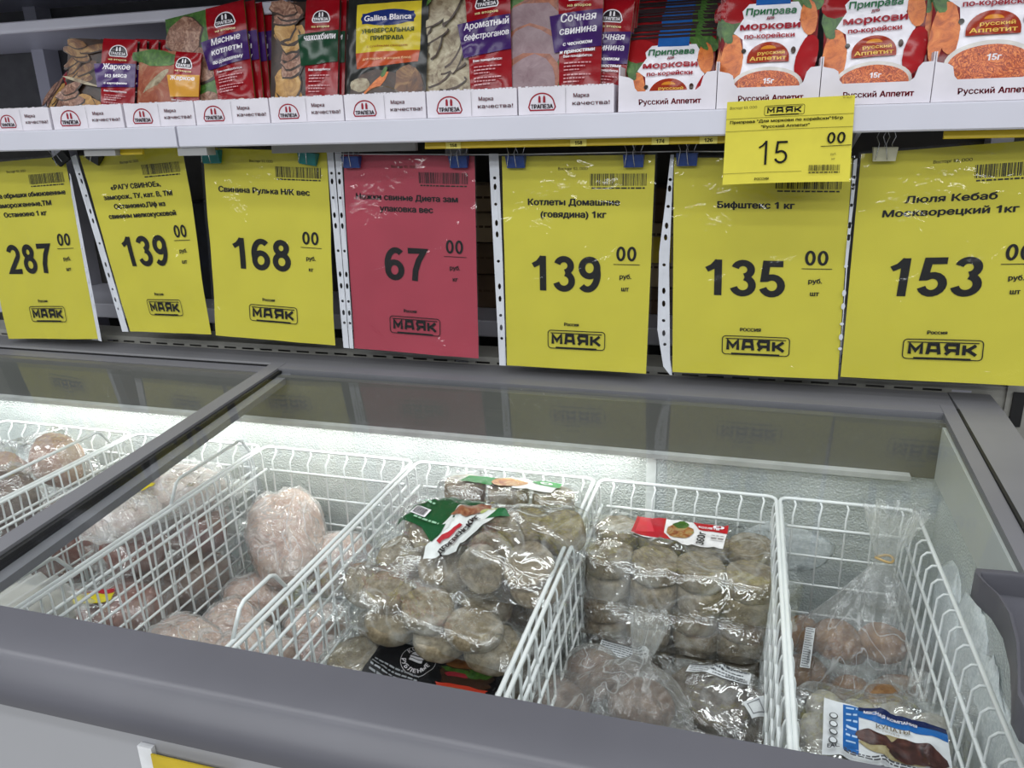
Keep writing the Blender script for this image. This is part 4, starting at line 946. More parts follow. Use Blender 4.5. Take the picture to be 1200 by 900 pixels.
_pm = {}
def patty_mesh(R, T, mt, k, ell=1.0):
    key = (round(R, 4), round(T, 4), mt.name, k, ell)
    if key in _pm: return _pm[key]
    mb = MB(); prof = [(0, 1), (.5, 1.0), (.88, .99), (.97, .90), (1.0, .55), (.985, .30), (.93, .02), (.5, 0), (0, 0)]
    so = k * 5.7
    def fn(u, v):
        x = v * (len(prof) - 1); i = min(int(x), len(prof) - 2); f = x - i; r = prof[i][0] * (1 - f) + prof[i + 1][0] * f; z = prof[i][1] * (1 - f) + prof[i + 1][1] * f
        a_ = -u * 2 * math.pi; kk = 1 + .07 * noise.noise(Vector((math.cos(a_) * 1.3 + so, math.sin(a_) * 1.3, so))); d = Vector((R * r * kk * math.cos(a_) * ell, R * r * kk * math.sin(a_), T * z))
        nz = .0022 * noise.noise(d * 70 + Vector((so, 0, 0))) + .0010 * noise.noise(d * 190)
        return (d.x * (1 + nz * 12), d.y * (1 + nz * 12), d.z + nz * (1 if .02 < v < .98 else .6))
    mb.grid(fn, 22, 16, wrap=True)
    me = bpy.data.meshes.new('patty'); me.from_pydata(mb.v, [], mb.f); me.materials.append(mt); me.polygons.foreach_set('use_smooth', [True] * len(me.polygons)); me.update()
    _pm[key] = me; return me
def add_part(name, me, parent, M):
    o = bpy.data.objects.new(name, me); COL.objects.link(o); o.parent = parent; o.matrix_local = M; BASE[o.name] = BASE[parent.name]; return o

def relax(h0, edge, it=260, tight=1.0):
    h = h0.copy(); m = np.zeros_like(h, bool); m[0, :] = m[-1, :] = True; m[:, 0] = m[:, -1] = True; h[m] = edge
    for k in range(it):
        a_ = (np.roll(h, 1, 0) + np.roll(h, -1, 0) + np.roll(h, 1, 1) + np.roll(h, -1, 1)) / 4
        h = np.maximum(a_, h0 * tight); h[m] = edge
    return h
def pack(name, c, rot, W_, D_, items, label, cat='pack', group=None, fm=None, mt=PAT, edge=.35, wr=.0022, seed=0, fin=.018, part='patty', nx=56, haze=None, gap=.0025, slack=.011):
    """sealed clear bag stretched over its contents; rot = (yaw, pitch, roll) degrees; items are ('d',x,y,z,R,T,tiltx,tilty) discs or ('e',x,y,z,rx,ry,rz,yaw) lumps"""
    t = thing(name, c, label, cat, group)
    Rm = Matrix.Rotation(R3(rot[0]), 4, 'Z') @ Matrix.Rotation(R3(rot[1]), 4, 'X') @ Matrix.Rotation(R3(rot[2]), 4, 'Y'); M = Matrix.Translation(c) @ Rm
    ny = max(12, int(nx * D_ / W_)); X = np.linspace(-W_ / 2, W_ / 2, nx + 1); Yv = np.linspace(-D_ / 2, D_ / 2, ny + 1); gx, gy = np.meshgrid(X, Yv); h0 = np.zeros_like(gx)
    for k, it in enumerate(items):
        if it[0] == 'd':
            _, x, y, z, R_, T_, tx, ty = it; me = patty_mesh(R_, T_, mt, k % 5)
            add_part(part, me, t, Rm @ Matrix.Translation((x, y, z)) @ Matrix.Rotation(R3(tx), 4, 'X') @ Matrix.Rotation(R3(ty), 4, 'Y') @ Matrix.Rotation(k * 1.3, 4, 'Z'))
            r = np.hypot(gx - x, gy - y); 
            if abs(tx) < 50: top = z + T_ + math.tan(R3(tx)) * (gy - y) * (abs(tx) > 0) - math.tan(R3(ty)) * (gx - x) * (abs(ty) > 0); h0 = np.maximum(h0, np.where(r < R_ * 1.02, top + gap, 0))
            else:  # standing on edge, axis along y (tilt about x)
                q = np.clip(1 - ((gx - x) / R_) ** 2, 0, 1); h0 = np.maximum(h0, np.where((np.abs(gy - y) < T_ * .7) & (q > 0), z + R_ * np.sqrt(q) + gap, 0))
        else:
            _, x, y, z, rx, ry, rz, yw = it; sd = seed + k * 2.3
            mb = MB()
            def fn(u, v, rx=rx, ry=ry, rz=rz, sd=sd):
                th = -u * 2 * math.pi; ph = (.5 - v) * math.pi; d = Vector((math.cos(ph) * math.cos(th), math.cos(ph) * math.sin(th), math.sin(ph)))
                kk = 1 + .16 * noise.noise(d * 1.5 + Vector((sd, sd, 0))) + .05 * noise.noise(d * 6 + Vector((sd, 0, 0)))
                return (d.x * rx * kk, d.y * ry * kk, d.z * rz * kk)
            mb.grid(fn, 22, 14, wrap=True); me = bpy.data.meshes.new(part); me.from_pydata(mb.v, [], mb.f); me.materials.append(mt); me.polygons.foreach_set('use_smooth', [True] * len(me.polygons)); me.update()
            add_part(part, me, t, Rm @ Matrix.Translation((x, y, z)) @ Matrix.Rotation(R3(yw), 4, 'Z'))
            ca, sa = math.cos(R3(yw)), math.sin(R3(yw)); lx = (gx - x) * ca + (gy - y) * sa; ly = -(gx - x) * sa + (gy - y) * ca
            q = 1 - (lx / rx) ** 2 - (ly / ry) ** 2; h0 = np.maximum(h0, np.where(q > 0, z + rz * 1.06 * np.sqrt(np.clip(q, 0, 1)) + gap, 0))
    zt = h0.max(); ze = zt * edge; hd = h0.copy(); kk_ = max(1, int(round(slack / (W_ / nx))))
    for q_ in range(kk_):
        for ax_ in (0, 1):
            for sh_ in (1, -1): hd = np.maximum(hd, np.roll(hd, sh_, ax_) - .0006)
    for q_ in range(3): hd = np.maximum(h0, (hd + np.roll(hd, 1, 0) + np.roll(hd, -1, 0) + np.roll(hd, 1, 1) + np.roll(hd, -1, 1)) / 5)
    h = relax(hd, ze, 300)
    free = np.clip((h - h0) / .012, 0, 1); sd = seed * 4.1
    for j in range(ny + 1):
        for i in range(nx + 1):
            x, y = X[i], Yv[j]; e = min(1, min(i, nx - i, j, ny - j) / 4)
            rg = 1 - abs(noise.noise(Vector((x * 17 + sd, y * 24, sd)))) * 4.5; rg2 = 1 - abs(noise.noise(Vector((x * 40 + sd, y * 26, sd + 3)))) * 4
            h[j, i] += e * (wr * 1.5 * (.35 + free[j, i]) * max(0, rg) + wr * .7 * max(0, rg2) * (.4 + free[j, i]))
    def top(x, y):
        fx = min(max((x + W_ / 2) / W_ * nx, 0), nx - 1e-6); fy = min(max((y + D_ / 2) / D_ * ny, 0), ny - 1e-6); i, j = int(fx), int(fy); a_, c_ = fx - i, fy - j
        return (h[j, i] * (1 - a_) + h[j, i + 1] * a_) * (1 - c_) + (h[j + 1, i] * (1 - a_) + h[j + 1, i + 1] * a_) * c_
    mb = MB(); mb.add([(X[i], Yv[j], h[j, i]) for j in range(ny + 1) for i in range(nx + 1)], [(j * (nx + 1) + i, j * (nx + 1) + i + 1, (j + 1) * (nx + 1) + i + 1, (j + 1) * (nx + 1) + i) for j in range(ny) for i in range(nx)])
    # underside
    def bot(a_, c_):
        x, y = (a_ - .5) * W_, (c_ - .5) * D_; q = max(abs(2 * a_ - 1), abs(2 * c_ - 1)); return (x, y, ze * q ** 7 - .001 * (1 - q))
    mb.grid(lambda a_, c_: bot(1 - a_, c_), 16, 12)
    # crimped fins along the two short ends
    for sx in (-1, 1):
        def fn(a_, c_, sx=sx):
            y = (a_ - .5) * D_; q = fin * (1 + .5 * noise.noise(Vector((y * 30, sx + sd, 0)))); return (sx * (W_ / 2 + c_ * q), y * (1 + .03 * c_), ze + .006 * c_ * noise.noise(Vector((y * 45, c_ * 2, sd + sx))) + .003 * c_)
        mb.grid(fn, 30, 3)
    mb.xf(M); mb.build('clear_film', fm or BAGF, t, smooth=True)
    def S(x0, y0, ang, sc=1.0):
        ca, sa = math.cos(R3(ang)) * sc, math.sin(R3(ang)) * sc
        return lambda u, v, off: tuple(M @ Vector((x0 + (u * ca - v * sa) / 1000, y0 + (u * sa + v * ca) / 1000, top(x0 + (u * ca - v * sa) / 1000, y0 + (u * sa + v * ca) / 1000) + .0008 + off)))
    return t, S
def layer(nx_, ny_, px, py, z, R_, T_, seed=0, jit=.002, x0=0, y0=0, tilt=3):
    rd_ = random.Random(seed); return [('d', x0 + (i - (nx_ - 1) / 2) * px + rd_.uniform(-jit, jit), y0 + (j - (ny_ - 1) / 2) * py + rd_.uniform(-jit, jit), z + rd_.uniform(0, .001), R_, T_, rd_.uniform(-tilt, tilt), rd_.uniform(-tilt, tilt)) for j in range(ny_) for i in range(nx_)]
ZF = -.7395
GP = 'clear packs of frozen patties'
# --- basket with the red-labelled packs
pack('patty_pack', (-.058, .915, ZF), (0, 0, 0), .222, .150, layer(4, 2, .053, .062, .001, .028, .030, 1) + layer(4, 2, .053, .062, .033, .028, .030, 2) + layer(4, 2, .053, .062, .065, .028, .030, 22), 'lowest clear pack of patties in the middle basket, under two others', 'pack', GP, seed=1, edge=.4)
pack('patty_pack', (-.060, .905, ZF + .100), (0, -3, 0), .226, .150, layer(4, 2, .056, .062, .001, .029, .028, 3) + layer(4, 2, .056, .062, .030, .029, .028, 4), 'clear patty pack directly under the pack with the red card', 'pack', GP, seed=2, edge=.4)
t, S = pack('patty_pack', (-.057, .912, ZF + .163), (-1, 2, 1), .252, .164, layer(4, 2, .058, .066, .001, .031, .030, 5) + layer(4, 2, .058, .064, .032, .031, .027, 6), 'clear patty pack with a red and white picture card, top of the middle basket', 'pack', GP, seed=3, edge=.30, wr=.003)
a = Art(); FD = food('salad_plate_photo', [(.3, (120, 30, 20)), (.45, (190, 110, 50)), (.6, (210, 180, 120)), (.75, (90, 140, 50))], 90)
a.poly((225, 222, 222), [(0, 2), (38, 0), (62, -2), (98, 2), (100, 44), (0, 48)]); a.poly((172, 28, 40), [(0, 3), (44, 3), (34, 16), (32, 48), (0, 48)]); a.poly((200, 60, 70), [(4, 8), (24, 14), (14, 44), (4, 44)])
a.poly((172, 28, 40), [(62, 46), (100, 44), (100, 32), (70, 32)]); a.blob(FD, 50, 22, 14, 15, 0, seed=2); a.blob(LEAF, 50, 36, 9, 7, 0, seed=3); a.ell(WHT, 90, 40, 6, 3); a.text((172, 28, 40), 'СВ', 90, 38.6, 2.6, bold=.3)
a.text(WHT, 'КОТЛЕТЫ', 80, 34, 3.2, bold=.2); a.text((40, 36, 36), '360г', 78, 12, 8, bold=.4, rot=90); a.scribble((120, 110, 110), 84, 97, 20, 2, 4); a.scribble((120, 110, 110), 84, 97, 14, 2, 5)
a.build('picture_card', S(-.066, .004, -2, 1.2), t, maxlen=6, rough=.3, step=.0003)
LBL = (214, 216, 218)
def paper_label(t_, Sf, w_, h_, seed=0, name='paper_label'):
    a_ = Art(); a_.poly(LBL, [(0, 0), (w_, 1), (w_ - 1, h_), (1, h_ - 1)])
    for i in range(int(h_ / 3.2)): a_.scribble((96, 98, 102), 3, w_ - 3 - (i % 3) * 3, 2 + i * 3.1, 1.3, seed + i)
    a_.barcode(w_ * .62, 2, w_ - 3, h_ * .35, seed=seed); a_.build(name, Sf, t_, maxlen=5, rough=.4, step=.0003)
t, S = pack('cutlet_pack', (-.125, .815, ZF + .06), (12, 6, 0), .130, .105, [('d', -.030, 0, .001, .034, .026, 0, 4), ('d', .034, .002, .001, .033, .026, 3, -3), ('d', .0, .006, .026, .034, .022, 8, 4)], 'clear pack of brown cutlets with a paper label, behind the tied bag', 'pack', GP, mt=PATB, seed=5, wr=.004, fm=BAGF, part='cutlet')
paper_label(t, S(-.020, .012, -14), 62, 20, 3)
pack('cutlet_pack', (-.125, .805, ZF), (12, 0, 0), .125, .110, [('d', -.032, 0, .001, .034, .05, 0, 2), ('d', .034, .002, .001, .033, .05, 1, -1)], 'clear pack of brown cutlets under the labelled one, by the tied bag', 'pack', GP, mt=PATB, seed=6, part='cutlet')
t, S = pack('cutlet_pack', (.002, .745, -.665), (-8, 14, 3), .128, .150, [('d', -.030, .036, .002, .036, .030, 3, 3), ('d', .034, .028, .002, .036, .030, -3, 0), ('d', .000, -.036, .001, .036, .032, 2, 0), ('d', .0, .02, .026, .034, .024, 5, -6), ('d', -.045, -.03, .0, .024, .03, 0, 0)], 'clear bag of grey cutlets with a bent label, right of the tied bag', 'pack', GP, mt=PATG, seed=7, wr=.0035, edge=.25, part='cutlet')
paper_label(t, S(-.046, .048, -6), 72, 13, 8); 
a = Art(); a.poly(LBL, [(0, 0), (20, 0), (20, 22), (3, 24)]); a.line((120, 120, 124), [(4, 4), (16, 4), (16, 18), (4, 18)], 1, True); a.build('paper_label', S(.022, .020, -50), t, maxlen=5, rough=.4, step=.0003)
pack('cutlet_pack', (.0, .755, ZF), (-4, 0, 0), .120, .15, [('d', -.028, .036, .001, .032, .03, 0, 0), ('d', .030, .036, .001, .032, .03, 0, 0), ('d', -.028, -.036, .001, .032, .03, 0, 0), ('d', .030, -.036, .001, .032, .03, 0, 0), ('d', 0, .036, .032, .032, .026, 0, 0), ('d', 0, -.036, .032, .032, .026, 0, 0)], 'lower bag of grey cutlets under the one with the bent label', 'pack', GP, mt=PATG, seed=8, part='cutlet')

def tied_bag(base, neck, r0, rn, balls, label, mt, seed=0, flare=.05, flare_dir=(0, .2, 1), tie=True, fm=None, squash=1.0, nfold=9, part='cutlet', ball=1.0):
    """bag gathered at a neck: body sagging round the contents, radial folds, open ruffle above the tie"""
    t = thing('tied_bag', base, label, 'bag', 'tied clear bags'); B = Vector(base); N = Vector(neck); ax = N - B; L = ax.length; fd = Vector(flare_dir).normalized()
    for k, (x, y, z, r) in enumerate(balls):
        mb = MB(); sd = seed * 3 + k * 1.9
        def fn(u, v, r=r, sd=sd):
            th = -u * 2 * math.pi; ph = (.5 - v) * math.pi; d = Vector((math.cos(ph) * math.cos(th), math.cos(ph) * math.sin(th), math.sin(ph))); kk = 1 + .10 * noise.noise(d * 1.4 + Vector((sd, 0, sd))) + .03 * noise.noise(d * 7 + Vector((sd, 0, 0)))
            return (B.x + x + d.x * r * kk * 1.06, B.y + y + d.y * r * kk, B.z + z + d.z * r * kk * .84 * ball)
        mb.grid(fn, 26, 16, wrap=True); mb.build(part, mt, t, smooth=True)
    rad = [(0, 0.0), (.0, .55), (.04, .88), (.14, 1.0), (.30, .99), (.46, .84), (.62, .60), (.78, .36), (.90, .19), (.97, .12), (1.0, .105)]
    def fn(u, v):
        th = -u * 2 * math.pi; n_ = len(rad) - 1; x = v * 14
        if x <= n_:
            i = min(int(x), n_ - 1); f = x - i; f = f * f * (3 - 2 * f); s_ = rad[i][0] * (1 - f) + rad[i + 1][0] * f; r = rad[i][1] * (1 - f) + rad[i + 1][1] * f
            p = B + ax * s_; amp = .02 + .15 * s_ ** 1.5
            # bulge round the contents
        else:
            f = (x - n_) / (14 - n_); s_ = 1; r = .105 + (rn - .105) * f ** .8; p = N + fd * flare * f; amp = .30 * f + .10
        fo = math.sin(th * nfold + seed + 1.5 * math.sin(th * 2 + seed)) * .6 + .7 * noise.noise(Vector((math.cos(th) * 2.3 + seed, math.sin(th) * 2.3, s_ * 2)))
        rr = r0 * r * (1 + amp * fo + .07 * noise.noise(Vector((math.cos(th) * 1.2, math.sin(th) * 1.2, s_ * 4 + seed))))
        q = Vector((p.x + rr * math.cos(th), p.y + rr * math.sin(th) * squash, p.z))
        if s_ < .6:
            for (bx, by, bz, br) in balls:
                cb = B + Vector((bx, by, bz)); d = q - cb
                if d.length < br * 1.12: q = cb + d.normalized() * br * 1.12
        return tuple(q)
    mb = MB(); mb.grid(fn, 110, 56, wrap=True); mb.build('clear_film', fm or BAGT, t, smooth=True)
    if tie:
        mb = MB(); P = [N + Vector((r0 * .112 * math.cos(q), r0 * .112 * math.sin(q) * squash, .0015 * math.sin(q * 2))) for q in [k * math.pi / 8 for k in range(16)]]
        mb.tube(P, .0016, 6, True); mb.build('rubber_band', mat('tan_rubber_band', (196, 164, 112), .5), t, smooth=True)
    return t
# front left bag of the middle basket
tied_bag((-.122, .715, -.665), (-.078, .706, -.537), .092, .22, [(-.052, .0, .036, .036), (.040, .022, .036, .036), (-.008, -.048, .032, .036), (-.02, .045, .050, .033), (.058, -.042, .03, .033)], 'knotted clear bag of round cutlets with an upright twisted tip, middle basket', PATB, 2, flare=.046, flare_dir=(.15, .25, 1), squash=.85, tie=False, nfold=8)
pack('cutlet_pack', (-.115, .70, ZF), (0, 0, 0), .12, .15, [('d', -.03, -.035, .001, .033, .036, 0, 0), ('d', .03, -.035, .001, .033, .036, 0, 0), ('d', -.03, .035, .001, .033, .036, 0, 0), ('d', .03, .035, .001, .033, .036, 0, 0)], 'bag of brown cutlets under the knotted bag', 'pack', GP, mt=PATB, seed=9, part='cutlet')
# right basket
TB = tied_bag((.156, .880, -.690), (.184, .925, -.508), .088, .34, [(-.055, -.005, .034, .029), (.0, -.036, .036, .029), (.054, -.014, .034, .028), (-.020, .016, .078, .028), (.034, .026, .076, .028), (-.056, .042, .060, .026), (.0, .055, .045, .026)], 'tall clear bag of round brown cutlets closed with a rubber band, right basket', BUN, 5, flare=.062, flare_dir=(.15, .30, 1), squash=.75, nfold=10)
a = Art(); paper_label(TB, lambda u, v, off: (.093 + u / 1000 * .45 + v / 1000 * .1, .845 + v / 1000 * .6 + u * .0001, -.622 + v / 1000 * .55 - u * .0001 + off), 26, 60, 5)
tied_bag((.185, .80, -.640), (.200, .775, -.590), .050, .9, [(-.005, .0, .020, .024)], 'small crumpled bag tail lying in front of the tall tied bag', BUN, 7, flare=.035, flare_dir=(.6, -.2, .45), tie=False, squash=.8, nfold=7)
pack('cutlet_pack', (.150, .86, ZF), (2, 0, 0), .135, .20, [('e', -.035, -.05, .024, .036, .034, .022, 0), ('e', .034, -.05, .024, .034, .034, .022, 0), ('e', -.034, .02, .024, .036, .034, .022, 10), ('e', .034, .02, .024, .034, .034, .022, 0), ('e', .0, .075, .024, .034, .024, .022, 0)], 'bag of dark brown cutlets lying under the tall tied bag', 'pack', GP, mt=PATB, seed=31, part='cutlet', wr=.004)
t, S = pack('dumpling_pack', (.150, .685, -.603), (-2, 8, 0), .158, .132, [('e', -.050 + .034 * i + .006 * (j % 2), -.040 + .027 * j, .016 + .004 * ((i + j) % 2), .019, .018, .016, 20 * i) for i in range(4) for j in range(4)], 'flat clear pack with a blue bordered picture card, at the right basket front', 'pack', GP, mt=PALE, seed=11, part='dumpling', edge=.3, wr=.003)
pack('dumpling_pack', (.150, .675, ZF), (-2, 0, 0), .150, .140, [('e', -.048 + .032 * i, -.05 + .034 * j, .022, .019, .019, .022, 0) for i in range(4) for j in range(4)] + [('e', -.045 + .045 * i, -.04 + .035 * j, .082, .026, .022, .042, 0) for i in range(3) for j in range(3)], 'clear pack of pale dumplings under the blue carded one', 'pack', GP, mt=PALE, seed=12, part='dumpling', edge=.4)
a = Art(); DK = food('dark_sausage_photo', [(.3, (34, 12, 12)), (.5, (78, 34, 28)), (.75, (128, 72, 56))], 70)
a.poly((224, 226, 230), [(0, 0), (112, 0), (110, 66), (0, 68)]); a.rect((36, 104, 178), 18, 0 + 8, 32, 66); a.poly((36, 104, 178), [(32, 66), (32, 52), (110, 48), (110, 62)]); a.poly((22, 36, 84), [(32, 67), (32, 61), (110, 57), (110, 65)])
a.blob(food('rice_photo', [(.3, (190, 168, 110)), (.7, (226, 212, 170))], 100), 66, 24, 32, 14, 0, seed=3); a.blob(DK, 46, 30, 16, 8, -4, seed=4); a.blob(DK, 82, 24, 26, 12, -8, seed=5); a.blob(DK, 70, 18, 12, 8, 0, seed=6)
a.text(WHT, 'МЯСНАЯ КОМПАНИЯ', 60, 56, 3.2, bold=.15, rot=-3); a.text((120, 110, 96), 'КУПАТЫ', 62, 43, 5, bold=.2); a.text((150, 140, 120), 'свиные', 60, 38, 3)
for i in range(4): a.ell((60, 62, 66), 9, 14 + i * 10, 4, 4); a.ell((224, 226, 230), 9, 14 + i * 10, 3, 3)
a.text((60, 62, 66), 'EAC', 9, 3, 4, bold=.2); a.scribble((80, 80, 84), 18, 108, 3.6, 1.6, 4); a.scribble((80, 80, 84), 18, 100, .8, 1.6, 5)
for i in range(6): a.scribble((180, 205, 235), 20, 30, 14 + i * 8, 2.4, i)
a.build('picture_card', S(-.050, -.034, -3), t, maxlen=5, rough=.3, step=.0003)

# --- basket with the green card
pack('patty_pack', (-.325, .835, ZF), (0, 0, 0), .225, .290, layer(3, 4, .068, .068, .001, .033, .034, 11) + layer(3, 4, .068, .068, .036, .033, .034, 12), 'large clear patty pack at the bottom of the green card basket', 'pack', GP, seed=13, edge=.4)
pack('patty_pack', (-.318, .905, ZF + .074), (3, 0, 0), .225, .170, layer(3, 2, .070, .074, .001, .033, .036, 13) + layer(3, 2, .070, .074, .039, .033, .036, 14) + layer(3, 2, .070, .074, .078, .033, .036, 34), 'clear patty pack stacked under the green carded one, at the basket rear', 'pack', GP, seed=14, edge=.4)
t, S = pack('patty_pack', (-.338, .730, ZF + .104), (-6, 10, -2), .235, .150, layer(3, 2, .074, .066, .001, .032, .030, 15) + layer(1, 2, .07, .066, .030, .032, .022, 16, x0=-.074), 'clear patty pack with a black burger card, at the front of the basket', 'pack', GP, seed=15, edge=.35, wr=.003)
a = Art(); a.poly((24, 25, 27), [(0, 0), (146, 0), (146, 70), (0, 70)])
a.line(WHT, [(q[0], q[1]) for q in arc(46, 44, 19, 19, 0, 360, 30)[:-1]], .5, True)
for i, ch in enumerate('КОТЛЕТЫ'): q = 150 - i * 20; a.text(WHT, ch, 46 + 13.5 * math.cos(R3(q)), 44 + 13.5 * math.sin(R3(q)), 4.6, bold=.25, rot=q - 90)
for i, ch in enumerate('РУБЛЕНЫЕ'): q = 205 + i * 19; a.text(WHT, ch, 46 + 17.5 * math.cos(R3(q)), 44 + 17.5 * math.sin(R3(q)), 4.6, bold=.25, rot=q + 90)
a.ell(WHT, 46, 46, 8, 5, 0, 180); a.rect(WHT, 38, 42, 54, 44.5); a.rect(WHT, 38.5, 38, 53.5, 41)
for i in range(4): a.scribble((150, 152, 156), 8, 58, 8 + i * 4.4, 1.8, i)
BUNP = food('burger_bun_photo', [(.3, (150, 84, 36)), (.6, (196, 130, 66)), (.8, (222, 170, 106))], 30)
a.ell(BUNP, 110, 44, 30, 20, 0, 180); a.blob(DARKF, 110, 36, 32, 10, 0, seed=4); a.blob(LEAF, 120, 39, 16, 5, 0, seed=5, j=.3); a.blob(LEAF, 92, 40, 14, 3, 0, seed=6, j=.3); a.blob((150, 40, 50), 96, 34, 14, 4, 0, seed=7); a.blob(DARKF, 110, 26, 30, 7, 0, seed=9); a.blob((190, 60, 40), 108, 18, 30, 5, 0, seed=8); a.ell(BUNP, 108, 10, 32, 8)
a.build('picture_card', S(-.046, -.062, 2, 1.08), t, maxlen=6, rough=.3, step=.0003)
t, S = pack('patty_pack', (-.340, .748, ZF + .176), (-5, 2, 4), .280, .130, [('d', -.092, .010, .006, .032, .022, 0, 18), ('d', -.030, -.034, .001, .033, .020, 2, 2), ('d', .035, -.036, .001, .033, .020, 2, 0), ('d', .095, -.030, .001, .033, .022, 4, 8), ('d', -.05, -.010, .020, .031, .020, 4, 6), ('d', .012, -.024, .022, .032, .022, 3, 3), ('d', .072, -.030, .020, .034, .018, -4, 6), ('d', -.01, .034, .001, .033, .03, 0, 0), ('d', .06, .036, .001, .033, .03, 0, 0), ('d', -.06, .045, .001, .03, .02, 0, 8)],
     'crumpled clear pack of round patties whose tail drapes over the wire', 'pack', GP, seed=16, edge=.30, wr=.005, fin=.03)
a = Art(); a.poly((212, 212, 208), [(0, 0), (60, 0), (66, 13), (4, 16)]); a.scribble((120, 100, 80), 6, 60, 4, 4, 2); a.build('paper_label', S(-.078, .040, -6), t, maxlen=5, step=.0003)
t, S = pack('cutlet_pack', (-.306, .820, ZF + .198), (-6, 12, -2), .215, .085, [('e', -.060, -.012, .022, .048, .024, .020, 5), ('e', .012, -.014, .020, .040, .024, .019, 0), ('e', .070, -.006, .022, .034, .026, .022, 0), ('e', -.03, .02, .022, .05, .02, .02, 0)], 'clear pack of oval reddish brown cutlets squeezed under the green carded pack', 'pack', GP, mt=PATB, seed=17, part='cutlet', wr=.004)
a = Art(); a.poly((26, 84, 48), [(0, 2), (22, 0), (24, 14), (0, 15)]); a.poly((222, 222, 220), [(24, 0), (52, -2), (60, 6), (56, 14), (24, 14)]); a.text((40, 36, 36), '320', 48, 3, 6, bold=.4, rot=80); a.rect((172, 28, 40), 34, 4, 42, 7); a.build('picture_card', S(.0, -.006, 0), t, maxlen=5, step=.0003)
t, S = pack('patty_pack', (-.300, .825, ZF + .222), (-8, 14, -6), .262, .165, [('d', -.088, -.036, .001, .034, .028, 4, 3), ('d', -.022, -.040, .001, .034, .028, 2, 0), ('d', -.085, .034, .001, .034, .028, 0, 0), ('d', -.018, .034, .001, .034, .028, 0, 0), ('d', .048, .040, .001, .034, .028, 0, 0), ('d', .102, .044, .001, .03, .03, 0, 0), ('d', .092, -.034, .022, .031, .020, 14, 6), ('d', .04, -.046, .034, .030, .016, 70, 0), ('d', .04, -.022, .034, .030, .016, 70, 0), ('d', .045, .004, .034, .030, .016, 65, 0), ('d', -.055, .0, .026, .034, .02, 5, 3), ('d', .10, -.04, .001, .032, .02, 0, 0)],
     'clear patty pack with a green and white card, top of the stack', 'pack', GP, seed=18, edge=.28, wr=.0035, fin=.02)
a = Art(); SN = food('fried_cutlets_photo', [(.3, (130, 60, 40)), (.5, (190, 120, 84)), (.75, (222, 190, 150))], 60)
a.poly((24, 78, 44), [(0, 0), (60, 0), (52, 60), (14, 58)]); a.poly((222, 224, 222), [(56, -26), (92, -18), (104, 26), (86, 48), (50, 52), (52, 4)]); a.poly((24, 78, 44), [(48, 40), (66, 56), (50, 60)]); a.poly((40, 100, 60), [(96, 20), (116, 30), (102, 38)])
a.poly((24, 78, 44), [(34, 0), (60, -14), (56, 10)])
a.blob(SN, 66, 36, 18, 13, 40, seed=3, j=.2); a.blob((170, 180, 70), 84, 38, 7, 9, 0, seed=4); a.rect(WHT, 12, 10, 30, 20); a.barcode(14, 11, 28, 19, seed=4)
a.text((40, 36, 36), 'ДЕРЕВЕНСКИЕ', 84, -2, 7, width=44, bold=.4, rot=70); a.poly((172, 28, 40), [(64, -12), (68, -13), (77, 10), (73, 11)]); a.scribble((150, 190, 160), 6, 30, 26, 2, 4); a.scribble((150, 190, 160), 20, 50, 6, 2, 7)
a.build('picture_card', S(-.112, .0, -12, 1.42), t, maxlen=5, rough=.3, step=.0003)
t, S = pack('patty_pack', (-.300, .955, ZF + .195), (-4, -4, 0), .205, .085, layer(3, 1, .066, .07, .001, .030, .030, 17) + layer(3, 1, .066, .07, .033, .030, .030, 18), 'clear patty pack at the basket rear with a green card and bright picture', 'pack', GP, seed=19, edge=.35)
a = Art(); a.poly((30, 120, 56), [(0, 2), (36, 4), (34, 26), (2, 22)]); a.poly((226, 226, 224), [(60, 0), (104, 4), (106, 30), (60, 30)]); a.blob(food('fresh_salad_photo', [(.3, (170, 60, 30)), (.5, (226, 150, 60)), (.7, (240, 220, 160))], 60), 52, 16, 20, 13, 0, seed=2); a.rect((40, 140, 66), 76, 18, 108, 30); a.ell(WHT, 92, 24, 7, 3); a.text((40, 140, 66), 'СВ', 92, 22.6, 2.8, bold=.3)
a.build('picture_card', S(-.068, -.018, 0, 1.3), t, maxlen=6, rough=.3, step=.0003)

